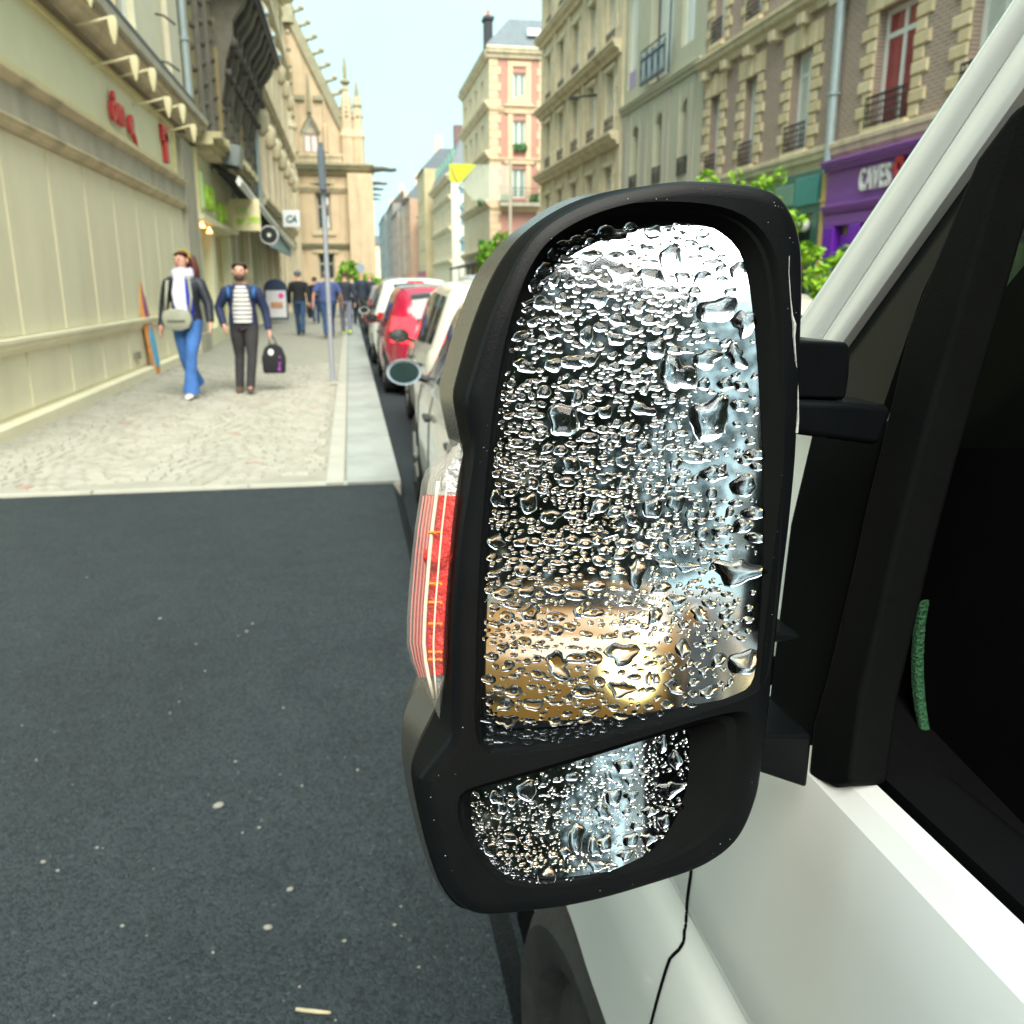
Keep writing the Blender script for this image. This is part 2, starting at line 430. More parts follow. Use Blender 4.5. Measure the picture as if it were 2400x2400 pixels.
# grit scattered over the asphalt and a dry stalk
m_grit = M("pale_grit", (0.24, 0.24, 0.21), 0.8, 0.3, 60)
q = MB()
for k in range(45):
    u, v = rnd.uniform(40, 1000), rnd.uniform(1160, 2400)
    p = atZ(u, v, .131); s = rnd.choice([.0015, .002, .002, .003, .004]) * (1.4 if k % 17 == 0 else 1)
    q.ball((p.x, p.y, .131), s*rnd.uniform(.8, 1.5), s, s*.7, 6, 4)
tag(q.build("grit", m_grit, smooth=True), "pale grit scattered over the dark asphalt", "grit", kind="stuff")
for (u, v, s) in [(512, 1890, .016), (628, 2175, .011), (680, 2085, .009), (375, 1450, .008), (592, 1462, .007), (578, 1480, .007), (838, 1805, .006), (552, 1785, .006)]:
    p = atZ(u, v, .13)
    q = MB(); q.ball((0, 0, s*.25), s, s*.7, s*.45, 8, 6)
    st = q.build("pebble", m_grit, smooth=True, loc=(p.x, p.y, .129), rot=(0, 0, rnd.uniform(0, 3)))
    nm = {512: "largest tan pebble lying on the asphalt", 628: "white pebble on the asphalt, lowest of the pebbles", 680: "pale grey pebble above and beside the lowest white one", 375: "tan pebble near the top of the asphalt, farthest from the van",
          592: "pale pebble, upper of a close pair on the asphalt", 578: "yellowish pebble, lower of a close pair on the asphalt", 838: "small pebble lying closest to the mirror housing", 552: "tiny pebble up the asphalt from the largest tan one"}[u]
    tag(st, nm, "pebble", "pebbles on the asphalt")
p = atZ(735, 2370, .135)
q = MB().tube([(-.034, .006, .004), (-.015, .001, .005), (.01, -.002, .004), (.033, -.006, .005)], [.0035, .004, .004, .0028], 6)
tag(q.build("dry_stalk", M("straw", (0.50, 0.44, 0.28), 0.7, 0.3, 60), smooth=True, loc=(p.x, p.y, .131), rot=(0, 0, R_(-8))), "short dry stalk lying on the asphalt at the bottom of the picture", "stalk")

# ================================================================== left row of buildings (facades face the street, local x runs up the street, local y into the house)
def left_root(name, y0, label, x=XL):
    o = empty(name, (x, y0, 0), R_(90)); return tag(o, label, "building")
# ---- cream shop
Y1 = 6.9
L1 = left_root("shop_building", Y1, "cream boarded shop with red letters on its fascia, nearest on the left")
def fy(u, v, X=XL, y0=Y1): return atX(u, v, X).y - y0
ops = []
up = [(x, x+1.25) for x in (.6, 3.0, 5.4, 7.9)]
ops = [(a, c, 5.35, 8.6) for a, c in up]
wall_mesh(0, 13.2, 0, 12.5, ops, m_cream, depth=.25).build("wall", m_cream, L1)
for a, c in up: window(L1, a, c, 5.35, 8.6, .12, m_white, m_panep, 2, .72, .09)
for a, c in up: box("window_surround", M("cream_stone", (0.66, 0.58, 0.42), 0.7, 0.1, 3), L1, a-.28, -.05, 5.15, a-.004, .05, 8.8)
MB().box(0, -.14, 0, 13.2, .02, .26).build("plinth", m_cream, L1, bevel=.02)
pm = {}
for i in range(9):
    x1 = 11.8-i*1.35; x0 = x1-1.29
    if x1 < .3: break
    if "p" not in pm:
        pm["p"] = MB().box(0, -.016, 1.0, 1.29, .01, 2.86).mesh("panel", m_cream)
        pm["q"] = MB().box(0, -.016, .30, 1.29, .01, .84).mesh("panel", m_cream)
    inst("panel", pm["p"], L1, (x0, 0, 0)); inst("panel", pm["q"], L1, (x0, 0, 0))
band(L1, 0, 11.8, .84, .99, .11, m_cream, "moulding")
box("air_vent", M("vent_grey", (.25, .24, .18), .6), L1, fy(318, 860)-.12, -.062, .42, fy(318, 860)+.14, -.03, .52)
MB().box(11.82, -.09, 0, 13.2, .02, 4.2).build("pilaster", m_stonegrey, L1, bevel=.015)
MB().box(11.78, -.16, 0, 13.2, -.09, .5).build("pilaster_base", m_stonegrey, L1)
band(L1, 0, 11.8, 2.88, 2.99, .13, m_lime2, "moulding")
box("frieze", m_stonegrey, L1, 0, -.07, 2.99, 11.8, .01, 3.30)
band(L1, 0, 11.8, 3.28, 3.40, .16, m_lime2, "moulding")
sx1 = fy(397, 360)
sb = box("sign_board", m_cream2, L1, .2, -.06, 3.42, sx1, .01, 4.26)
for (a, c, d, e) in [(.2, sx1, 3.40, 3.47), (.2, sx1, 4.21, 4.29), (.2, .28, 3.47, 4.21), (sx1-.09, sx1, 3.47, 4.21)]:
    box("sign_frame", M("yellow_cream", (.72, .66, .36), .5), sb, a, -.12, d, c, -.058, e)
# red script word, cut by the picture's edge in the photograph, and the red T-shaped letter
xo = fy(252, 275)-.06
xo -= .22; lettering(sb, "ôm", xo, 3.62, .54, m_red, -.11, .05, "letter", .25, .012, .92)
me = text_mesh("e", .54, .05, m_red, .25, "letter", .012); inst("letter", me, sb, (xo+.98, -.11, 3.60), (R_(90), 0, 0))
MB().tube([(xo+1.2, -.11, 3.64), (xo+1.29, -.11, 3.56), (xo+1.35, -.11, 3.48), (xo+1.41, -.11, 3.47)], [.03, .035, .03, .02], 6).build("letter_tail", m_red, sb, smooth=True)
tx = fy(364, 310)
MB().box(tx+.12, -.13, 3.53, tx+.38, -.061, 4.0).box(tx, -.13, 3.86, tx+.47, -.064, 4.12).build("letter", m_red, sb, bevel=.012)
band(L1, 0, 13.25, 4.30, 4.62, .34, m_lime2, "cornice")
box("soffit_board", M("brown_soffit", (.16, .12, .07), .7), L1, 0, -.20, 4.27, 11.9, -.05, 4.30)
MB().box(0, -.42, 4.62, 13.3, .02, 4.74).build("ledge", m_stonegrey, L1)
MB().box(0, -.30, 4.82, 12.6, -.16, 4.97).build("gutter", m_black, L1)
MB().box(0, -.34, 4.74, 12.7, .02, 4.80).build("zinc_strip", m_dark2, L1)
for k in range(10): box("gutter_bracket", m_dark2, L1, .5+k*1.25, -.28, 4.75, .54+k*1.25, -.1, 4.86)
band(L1, 0, 13.2, 9.4, 9.8, .35, m_lime2, "cornice")
MB().box(11.55, -.10, 4.98, 12.65, .01, 12.4).build("upper_pilaster", M("ivory_stone", (.74, .68, .52), .7, .08, 3), L1, bevel=.03)
band(L1, 11.5, 12.7, 7.1, 7.35, .16, M("ivory_stone", (.74, .68, .52)), "pilaster_band")
for k in range(3):
    z = 5.3+k*.75; MB().tube([(10.9, 0, z), (10.9, -.14, z-.02), (11.05, -.3, z-.12)], .018, 6).build("wall_hook", m_black, L1)
# sign floodlights on rods
ml = M("cream_lamp", (.74, .68, .42), .45, .06)
for i, (u, v) in enumerate([(208, -30), (265, 62), (316, 152), (358, 180), (394, 245), (428, 261), (454, 307)]):
    p = atX(u, v, -2.55); l = empty("sign_floodlight", (p.x, p.y, p.z))
    MB().tube([(0, 0, .10), (-.25, 0, .03), (-.50, 0, -.02), (-.63, 0, -.10 if i % 2 else .0)], .017, 6).build("rod", ml, l, smooth=True)
    MB().loft([[(sx*w, sy*d, z) for sx, sy in ((-1, -1), (1, -1), (1, 1), (-1, 1))] for z, w, d in ((.11, .035, .035), (.05, .052, .042), (-.08, .038, .03), (-.19, .010, .010))]).build("lamp_head", ml, l, bevel=.008)
    tag(l, ["cream sign floodlight on a rod, first beyond the top corner, half cut off", "cream sign floodlight above the red script word, highest one in view", "cream sign floodlight second down the fascia row",
            "cream sign floodlight third down the fascia row", "cream sign floodlight above the red T-shaped letter", "cream sign floodlight fifth down the fascia row", "cream sign floodlight at the far end of the row, by the green-lettered shop"][i], "floodlight", "floodlights over the cream fascia")
# a small colourful board leaning by the wall (seen behind the woman)
p = atX(352, 700, -2.98)
lb = empty("surfboard_display", (-2.98, p.y, ZS)); tag(lb, "pointed orange and blue display board leaning by the cream wall", "display board")
prof = [(-.10, 0), (-.19, .35), (-.20, .7), (-.14, 1.1), (0, 1.42), (.14, 1.1), (.20, .7), (.19, .35), (.10, 0)]
MB().prism([(a, z) for a, z in prof], -.025, .025, 'x').build("board", M("board_orange", (.62, .26, .06), .5, .25, 6), lb, rot=(0, R_(-6), 0))
MB().prism([(-.16, .12), (-.18, .55), (0, .75), (.18, .55), (.16, .12)], .026, .032, 'x').build("blue_patch", M("board_blue", (.10, .45, .75), .5, .2, 8), lb, rot=(0, R_(-6), 0))
MB().prism([(-.05, .76), (-.13, 1.0), (0, 1.25), (.08, .95)], .026, .032, 'x').build("purple_patch", M("board_purple", (.30, .08, .30), .5, .2, 8), lb, rot=(0, R_(-6), 0))

# ---- green-lettered shop under the dark facade
Y2 = 20.1
L2 = left_root("dark_facade_building", Y2, "dark grey-brown studded facade above a cream shop with lime letters")
ops = [(.75, 2.2, .5, 2.75), (2.75, 5.35, .35, 2.75), (6.5, 9.3, ZS, 3.6), (10.2, 13.4, ZS, 3.3)]
wall_mesh(0, 13.9, 0, 4.5, ops, m_cream2, depth=.45).build("shop_wall", m_cream2, L2)
for k, (a, c) in enumerate([(.75, 2.2), (2.75, 5.35)]):
    window(L2, a, c, ops[k][2], 2.75, .2, M("cream_frame", (.70, .62, .32), .5), M("shop_glass", (.5, .36, .2), .05, .45, 1.2, spec=.8), 1 if k == 0 else 2, 0, .08, "shop_window")
for k in range(2):
    bl = empty("shop_lamp", (0, 0, 0), 0); tag(bl, ["warm spot lamp glowing at the near edge of the green-lettered shop window", "brightest warm spot lamp inside the green-lettered shop window", "warm spot lamp deeper inside the shop window, middle one", "warm spot lamp inside the far half of the shop window", "warm spot lamp at the far edge of the shop window"][k], "lamp", "warm lamps in the shop window")
    q = atX([474, 491, 507, 520, 530][k], [530, 543, 552, 560, 567][k], XL+.03); bl.location = q
    MB().lathe([(.02, .10), (.03, .05), (.07, -.02), (.065, -.03), (.01, -.03)], n=12).build("shade", M("lamp_shade", (.7, .4, .2), .4, emit=(1, .45, .15), estr=2.5), bl)
box("fascia", m_cream2, L2, 0, -.10, 2.88, 6.1, .02, 4.22)
box("fascia_frame", M("yellow_cream", (.72, .66, .36)), L2, .02, -.14, 2.85, .22, -.09, 4.22)
box("fascia_ledge", m_cream2, L2, 0, -.2, 2.80, 6.1, -.02, 2.90)
gl = M("pale_lime_letter", (.50, .72, .30), .45, .06)
x0 = fy(455, 450, XL, Y2)
MB().box(x0, -.18, 3.05, x0+.28, -.101, 3.78).build("letter", gl, L2, bevel=.02)
me = text_mesh("DR", .62, .09, m_limeg, 0, "letter", .03); inst("letter", me, L2, (x0+.55, -.16, 3.12), (R_(90), 0, 0), (1.25, 1, 1))
me = text_mesh("ym", .62, .09, m_limeg, 0, "letter", .04); inst("letter", me, L2, (x0+2.45, -.16, 3.05), (R_(90), 0, 0), (1.55, 1, 1))
q = MB().box(0, -.5, 4.28, 8.0, .02, 4.40)
for k in range(34): q.box(k*.236, -.60-rnd.uniform(0, .08), 4.40, k*.236+.21, .02, 4.52+rnd.uniform(-.03, .05))
q.build("weathered_cornice", M("lichen_stone", (.55, .50, .30), .9, .35, 3, bump=.5), L2)
for k in range(16): box("dentil", m_lime2, L2, .25+k*.48, -.42, 4.14, .45+k*.48, -.08, 4.28)
wall_mesh(0, 13.9, 4.5, 16, [(1.2+k*2.6, 2.2+k*2.6, 5.0, 7.6) for k in range(0)], m_darkst, depth=.3, y=.02).build("wall", m_darkst, L2)
boss = MB().ball((0, 0, 0), .075, .06, .075, 8, 6).mesh("boss", m_dark2, True)
for k in range(9):
    x = .55+k*1.5
    MB().box(x, -.12, 4.52, x+.34, .03, 12.5).build("pilaster", m_darkst if k % 3 else m_ochre, L2, bevel=.02)
    MB().box(x+.52, -.05, 4.52, x+1.32, .03, 12.5).build("recessed_panel", m_darkst, L2, bevel=.02)
    if k % 2 == 0: MB().box(x+.80, -.062, 4.6, x+1.0, -.04, 12.4).build("ochre_strip", m_ochre, L2)
    for j in range(10):
        inst("boss", boss, L2, (x+.17, -.14, 5.0+j*.42)); 
        if j % 2 == 0: inst("boss", boss, L2, (x+.92, -.07, 5.15+j*.42))
q = MB()
for k in range(9):                                        # heavy carved brackets under the black gutter
    x = 5.2+k*.98
    cb = MB(); cb.loft([[(x+w*sx, -o+d*sy, z) for sx, sy in ((-1, -1), (1, -1), (1, 1), (-1, 1))] for z, w, o, d in ((6.0, .06, .06, .07), (6.6, .13, .13, .13), (7.0, .10, .16, .14), (7.5, .19, .26, .26), (7.9, .14, .28, .26), (8.3, .22, .42, .42), (8.69, .24, .5, .5))])
    cb.build("carved_bracket", m_dark2 if k % 2 else m_darkst, L2, smooth=45)
    inst("boss", boss, L2, (x, -.5, 7.4), (0, 0, 0), (2, 2, 2)); inst("boss", boss, L2, (x, -.34, 6.7), (0, 0, 0), (1.5, 1.5, 1.5))
MB().box(4.4, -1.05, 8.7, 14.0, .02, 8.82).box(4.4, -1.12, 8.82, 14.0, -1.0, 8.98).build("black_gutter", m_black, L2)
for k in range(4): MB().lathe([(.10, 0), (.13, .06), (.10, .16)], (6+k*2.4, -1.1, 8.9), 8).build("gutter_fitting", m_pipe, L2)
# downpipes
def pipe(name, x, y, z0, z1, r, mat, label, zs=()):
    o = empty(name, (x, y, z0)); tag(o, label, "downpipe")
    MB().tube([(0, 0, 0), (0, 0, z1-z0)], r, 10).build("pipe", mat, o, smooth=60)
    for z in zs: MB().lathe([(r*1.0, -.03), (r*1.35, -.03), (r*1.35, .03), (r*1.0, .03)], (0, 0, z-z0), 10).build("collar", mat, o)
    return o
pipe("downpipe", XL+.12, 20.02, 4.75, 14, .075, m_pipe, "pale downpipe between the cream shop and the dark facade", (6.2, 8.2, 10))
pipe("downpipe", XL+.14, 34.05, 3.1, 15, .09, m_pipe, "pale downpipe between the dark facade and the light stone building", (4.2, 6.5, 8.4, 10.5))
ob = empty("flood_lamp_box", atX(530, 362, XL+.45)); tag(ob, "grey slanted lamp box fixed above the shop cornice", "lamp box")
MB().loft([[(-.3, -.4, -.22), (.3, -.4, -.30), (.3, .4, -.30), (-.3, .4, -.22)], [(-.22, -.4, .24), (.38, -.4, .14), (.38, .4, .14), (-.22, .4, .24)]]).build("housing", M("slate_grey_metal", (.22, .25, .25), .4, .1), ob, bevel=.02)
MB().tube([(-.2, 0, -.2), (-.45, 0, -.35)], .04, 6).build("bracket", m_black, ob)
# doorway and dark shop of the dark building
box("door_recess", m_dark2, L2, 6.5, .46, ZS, 9.3, .5, 3.6)
MB().box(6.5, .1, ZS, 7.4, .2, 3.3).build("door", M("blue_grey_door", (.10, .12, .13), .4, .2), L2, bevel=.02)
MB().box(7.9, .05, ZS, 9.2, .15, 3.4).build("olive_shutter", M("olive_panel", (.26, .24, .09), .6, .15), L2, bevel=.02)
window(L2, 10.2, 13.4, ZS, 3.3, .3, m_black, m_paned, 2, .8, .08, "shop_window")
for k, (a, c) in enumerate([(5.95, 6.45), (9.35, 9.9), (13.45, 13.85)]):
    MB().box(a, -.12, 0, c, .03, 4.25).build("ground_pilaster", [m_stonegrey, m_lime2, m_lime][k], L2, bevel=.02)
# pale projecting sign with lime lettering
sg = empty("projecting_sign", atY(575, 504, 24.6)); tag(sg, "square cream projecting sign with lime lettering over the footway", "sign")
k = 24.6/2050*1.03
MB().box(-30*k, -.06, -32*k, 30*k, .06, 32*k).build("sign_panel", M("cream_sign", (.80, .72, .44), .4, .04), sg, bevel=.015)
MB().box(-42*k, -.05, -24*k, -30*k, .05, 20*k).build("sign_arm_box", M("cream_sign", (.80, .72, .44)), sg, bevel=.01)
me = text_mesh("DR", .24, .01, M("pale_lime", (.55, .74, .25), .5), .1, "lettering", .004); inst("lettering", me, sg, (-20*k, -.07, 2*k), (R_(90), 0, 0))
me = text_mesh("ar", .24, .01, m_limeg, .1, "lettering", .012); inst("lettering", me, sg, (-18*k, -.07, -18*k), (R_(90), 0, 0))
me = text_mesh("ym", .24, .01, m_limeg, .1, "lettering", .012); inst("lettering", me, sg, (5*k, -.07, -14*k), (R_(90), 0, 0))
MB().tube([(-9*k, -.075, -14*k), (10*k, -.075, 4*k)], .012, 5).build("slash", M("pale_lime", (.55, .74, .25)), sg)

# ---- light stone building
Y3 = 34.2
L3 = left_root("classical_stone_building", Y3, "light classical stone building with a sloping white awning, before the gothic gable")
ops = []; wl = [(1.2+k*3.3, 2.7+k*3.3) for k in range(6)]
for z0, z1 in ((4.9, 7.6), (9.2, 11.8), (13.2, 15.2)): ops += [(a, c, z0, z1) for a, c in wl]
gops = [(a-.3, c+.3, ZS, 3.3) for a, c in wl]
wall_mesh(0, 20.6, 0, 18, ops+gops, m_lime, .35).build("wall", m_lime, L3)
for o in ops:
    window(L3, o[0], o[1], o[2], o[3], .2, m_stonegrey, m_pane, 2, .7, .08)
    MB().box(o[0]-.22, -.10, o[2]-.16, o[1]+.22, .03, o[2]-.004).build("sill", m_lime2, L3)
    band(L3, o[0]-.3, o[1]+.3, o[3]+.12, o[3]+.42, .28, m_lime2, "window_hood")
    MB().box(o[0]-.22, -.07, o[2], o[0]-.004, .03, o[3]+.1).build("window_jamb", m_lime, L3); MB().box(o[1]+.004, -.07, o[2], o[1]+.22, .03, o[3]+.1).build("window_jamb", m_lime, L3)
for k, o in enumerate(gops): window(L3, *o, .25, M("ochre_frame", (.55, .38, .13), .5) if k > 3 else m_stonegrey, m_warm if k > 2 else m_paned, 2, .75, .09, "shop_window")
for k in range(7):
    x = .1+k*3.3
    MB().box(x, -.16, 0, x+.62, .03, 17.6).build("pilaster", m_lime, L3, bevel=.03)
    MB().box(x-.08, -.26, 3.5, x+.7, .03, 3.9).build("capital", m_lime2, L3, bevel=.03)
    for z in (8.0, 12.3):
        MB().box(x-.06, -.34, z-.5, x+.68, .03, z).build("capital", m_lime2, L3, bevel=.05)
        MB().lathe([(.05, -.5), (.26, -.3), (.22, 0), (.28, .2), (.08, .45)], (x+.31, -.3, z-.9), 10).build("carved_drop", m_lime2, L3, smooth=True)
for z, o in ((4.1, .4), (8.1, .45), (12.4, .45), (16.3, .8)): band(L3, 0, 20.7, z, z+.42, o, m_lime2)
a0, a1 = atX(560, 425, XL+.75), atX(688, 582, XL+.75)
aw = empty("shop_awning", (0, 0, 0)); tag(aw, "narrow white awning rail sloping along the light stone front", "awning")
MB().tube([a0, a1], (.07, .13), 4).build("white_rail", m_white, aw)
MB().quad((XL, a0.y, a0.z+.5), (XL, a1.y, a1.z+.5), (a1.x, a1.y, a1.z+.06), (a0.x, a0.y, a0.z+.06)).quad((XL, a0.y, a0.z+.46), (a0.x, a0.y, a0.z+.02), (a1.x, a1.y, a1.z+.02), (XL, a1.y, a1.z+.46)).build("canvas", M("dark_canvas", (.05, .055, .06), .8), aw, fix=False)
v0 = Vector((XL+.72, a1.y-9, a1.z+.02)); 
MB().box(XL+.55, a1.y-10, a1.z-.35, XL+.65, a1.y-.2, a1.z+.15).build("blue_valance", M("pale_blue_canvas", (.42, .55, .58), .8), aw)
rs = empty("round_hanging_sign", atY(631, 551, 27.5)); tag(rs, "black round hanging sign with a pale dot and white rim", "sign")
MB().lathe([(.02, -.05), (.235, -.05), (.24, .05), (.02, .05)], axis='y', n=28).build("disc", m_black, rs, smooth=40)
MB().lathe([(.235, -.055), (.262, -.055), (.262, .055), (.235, .055)], axis='y', n=28, cap=False).build("rim", m_white, rs, smooth=40)
MB().lathe([(.01, -.062), (.055, -.062), (.055, -.05), (.01, -.05)], axis='y', n=14).build("dot", m_white, rs)
MB().tube([(-.26, 0, .12), (-.80, 0, .12)], .02, 6).build("bracket", m_black, rs)
p = atY(683, 513, 41.0)
cs = empty("bank_sign", p); tag(cs, "small white square bank sign with grey letters", "sign")
k = 41.0/2050*1.02
MB().box(-18*k, -.08, -17*k, 18*k, .08, 17*k).build("sign_panel", M("sign_white", (.84, .87, .86), .35, .03), cs, bevel=.03)
me = text_mesh("CA", .40, .02, M("sign_teal", (.03, .12, .14), .5), .25, "lettering", .012); inst("lettering", me, cs, (-12*k, -.10, -7*k), (R_(90), 0, 0), (.85, 1, 1))
MB().tube([(-.36, 0, 0), (-1.9, 0, 0)], .03, 6).build("bracket", m_black, cs)

# ================================================================== gothic law-court gable that closes the left row
GY = 58.0
def gp(u, v): q = atY(u, v, GY); return q.x, q.z
GB = tag(empty("gothic_building", (0, GY, 0)), "peach stone gothic building with a steep crocketed gable and pinnacles", "building")
xl, zt = gp(600, 395); xr, _ = gp(866, 395); zb = gp(800, 395)[1]
w1 = [gp(737, 430), gp(778, 540)]; w2 = [gp(745, 593), gp(786, 655)]
ops = [(w1[0][0], w1[1][0], w1[1][1], w1[0][1]), (w2[0][0], w2[1][0], w2[1][1], w2[0][1])]
b = wall_mesh(xl, xr, 0, zb, ops, m_peach, .5); b.build("wall", m_peach, GB)
# gable triangle with its dormer window opening
ex, ez = gp(808, 300); ax, az = gp(672, 20); gx0 = gp(610, 380)[0]
slope = (az-ez)/(ax-ex)
dx0, dz0 = gp(712, 357); dx1, dz1 = gp(746, 312); dzt = gp(729, 278)[1]
def edge(z): return ax+(z-az)/slope
rows = [zb, dz0, dz1, dzt, az]
b = MB()
for z0, z1 in zip(rows[:-1], rows[1:]):
    if z0 == dz0: sp = [(gx0, gx0, dx0, dx0), (dx1, dx1, edge(z1), edge(z0))]
    elif z0 == dz1: sp = [(gx0, gx0, (dx0+dx1)/2, dx0), (dx1, (dx0+dx1)/2, edge(z1), edge(z0))]
    else: sp = [(gx0, gx0, edge(z1), edge(z0))]
    for p in sp: b.quad((p[0], 0, z0), (p[3], 0, z0), (p[2], 0, z1), (p[1], 0, z1)) if z0 != dz0 or True else None
b.build("gable", m_peach, GB)
cw = (dx1-dx0); fr = m_lime2
win = window(GB, dx0, dx1, dz0, dz1, .2, M("rust_mullion", (.45, .28, .2), .7), M("white_blind", (.80, .78, .82), .4, .05), 2, 0, .09, "tracery_window")
MB().prism([(dx0, dz1), (dx1, dz1), ((dx0+dx1)/2, dzt)], .18, .3, 'y').build("tympanum", M("tympanum_grey", (.55, .50, .40), .8, .2), GB)
cxm = (dx0+dx1)/2
q = MB()
for s in (-1, 1): q.tube([(cxm+s*cw*.58, -.1, dz0+1.2), (cxm+s*cw*.58, -.1, dz1), (cxm+s*cw*.42, -.1, dz1+.5*(dzt-dz1)), (cxm, -.1, dzt+.2)], .06, 6)
q.build("pointed_hood", m_peachd, GB)
MB().tube([(cxm, -.15, dzt+.3), (cxm, -.15, dzt+2.5)], [.16, .03], 6).box(cxm-.9, -.2, dzt+1.0, cxm-.25, -.05, dzt+1.25).box(cxm+.25, -.2, dzt+1.0, cxm+.9, -.05, dzt+1.25).build("finial", m_peachd, GB)
for s in (-1, 1):
    x = cxm+s*cw*.95; MB().lathe([(.16, dz0), (.16, dz1+.4), (.10, dz1+.5), (.02, dzt+2.6)], (x, -.12, 0), 6).build("side_pinnacle", m_peach, GB)
# gable coping with crockets
b = MB(); n = Vector((slope, 0, -1)).normalized()
MB().loft([[(edge(z)+o, y, z+.05) for o, y in ((-.35, -.25), (.15, -.3), (.25, .3), (-.3, .3))] for z in (ez-.6, az+.2)]).build("coping", m_peachd, GB)
cro = MB().tube([(0, 0, 0), (.28, 0, .10), (.5, 0, .16)], [.12, .10, .13], 6).ball((.62, 0, .26), .17, .16, .16, 8, 6).mesh("crocket", m_peachd, True)
for k in range(9):
    z = ez+.3+(az-ez-.5)*k/8; inst("crocket", cro, GB, (edge(z)+.1, -.05, z))
MB().lathe([(.5, az-.8), (.42, az), (.30, az+.3), (.55, az+.6), (.2, az+1.2), (.05, az+2.2)], (ax, 0, 0), 8).build("apex_finial", m_peachd, GB)
# balustrade, cornice and string courses
z0, z1 = gp(700, 388)[1], gp(700, 361)[1]; bx0, bx1 = gp(700, 375)[0], gp(806, 375)[0]
q = MB().box(bx0, -.5, z1-.16, bx1, -.28, z1).box(bx0, -.5, z0, bx1, -.28, z0+.14)
nb = 11
for k in range(nb):
    x = bx0+(bx1-bx0)*(k+.5)/nb; r = (bx1-bx0)/nb*.42
    q.tube([(x+r*math.cos(a), -.39, (z0+z1)/2+r*.95*math.sin(a)) for a in [i*math.pi/4 for i in range(9)]], .06, 5, False)
    q.box(x-r*1.18-.05, -.46, z0+.1, x-r*1.18+.05, -.32, z1-.1)
q.build("balustrade", m_lime2, GB)
band(GB, xl, xr+.25, zb-.35, zb+.25, .7, m_peachd)
band(GB, xl, xr, zb-1.4, zb-1.05, .25, m_lime2, "string_course")
zs = gp(800, 576)[1]; band(GB, xl, xr+.05, zs-.2, zs+.15, .3, m_peachd, "string_course")
# windows of the wall face
o = ops[0]; mid = (o[2]+o[3])/2
wf = window(GB, o[0], o[1], o[2], o[3], .25, M("stone_mullion", (.42, .36, .27), .8), m_paned, 2, .52, .16)
hw = (o[1]-o[0])/2
MB().box(o[0]+hw+.12, .2, mid+.15, o[1]-.12, .24, (mid+o[3])/2-.08).build("white_blind", M("white_blind", (.8, .78, .82)), wf, loc=(-o[0], -.25, -o[2]))
MB().box(o[0]+hw+.12, .2, (mid+o[3])/2+.08, o[1]-.12, .24, o[3]-.15).build("white_blind", M("white_blind", (.8, .78, .82)), wf, loc=(-o[0], -.25, -o[2]))
MB().box(o[0]+hw+.12, .2, o[2]+.15, o[1]-.12, .24, mid-.5).build("pale_poster", M("pale_poster", (.62, .68, .66), .4, .3, 1), wf, loc=(-o[0], -.25, -o[2]))
o = ops[1]; window(GB, o[0], o[1], o[2], o[3], .25, m_stonegrey, m_paned, 2, .6, .1)
for o in ops:
    MB().box(o[0]-.25, -.12, o[2]-.3, o[1]+.25, .02, o[2]-.005).build("sill", m_lime2, GB); MB().box(o[0]-.28, -.10, o[3]+.005, o[1]+.28, .02, o[3]+.2).build("lintel", m_lime2, GB)
# corner buttress with two pinnacles, gargoyles and the slate roof behind
cx0 = gp(817, 500)[0]
MB().box(cx0, -.9, 0, xr+.15, 0.01, zb-.36).build("buttress", m_peach, GB, bevel=.05)
for (ub, ut, vt) in ((817, 817, 150), (842, 842, 207)):
    x, z = gp(ub, 385); zt_ = gp(ut, vt)[1]; w = .44 if ub == 817 else .36
    pn = MB().lathe([(w, zb+.2), (w, zb+1.6), (w*1.12, zb+1.8), (w*.8, zb+2.2), (w*.62, zb+4.0), (w*.34, zt_-1.6), (w*.28, zt_-1.0), (w*.2, zt_-.2)], (x, -.3, 0), 8).build("pinnacle", m_peach, GB)
    MB().lathe([(.12, zt_-1.25), (.30, zt_-1.1), (.30, zt_-1.0), (.12, zt_-.9), (.12, zt_-.2), (.05, zt_+.3)], (x, -.3, 0), 8).build("finial", m_peachd, pn)
    kn = MB().ball((0, 0, 0), .10, .10, .10, 6, 5).mesh("knob", m_peachd, True)
    for j in range(7):
        zz = zb+2.9+(zt_-zb-4.4)*j/6; rr = w*(.72-.5*j/6)
        for a in (0, 1.57, 3.14, 4.71): inst("knob", kn, pn, (x+rr*math.cos(a), -.3+rr*math.sin(a), zz))
gg = MB().tube([(0, 0, 0), (.7, 0, .05), (1.3, 0, -.02)], [.2, .16, .12], 6).ball((1.38, 0, .02), .16, .12, .12, 8, 6).mesh("gargoyle", m_dark2, True)
for v, sc in ((400, 1.0), (420, .7), (432, .55), (445, .45), (455, .4)):
    inst("gargoyle", gg, GB, (xr+.1, -.5 if sc == 1 else 1.5+3*(1-sc), gp(868, v)[1]), (0, 0, 0), (sc, sc, sc))
MB().prism([(gp(770, 225)[0], gp(770, 230)[1]), (gp(812, 225)[0], gp(812, 228)[1]), (gp(816, 310)[0], gp(816, 315)[1]), (gp(770, 225)[0]-2, gp(816, 315)[1])], 6, 14, 'y').build("slate_roof", m_slate, GB)
MB().box(xl, 0.51, 0, xr-.05, 22, zb-.4).build("rear_range", m_peach, GB)
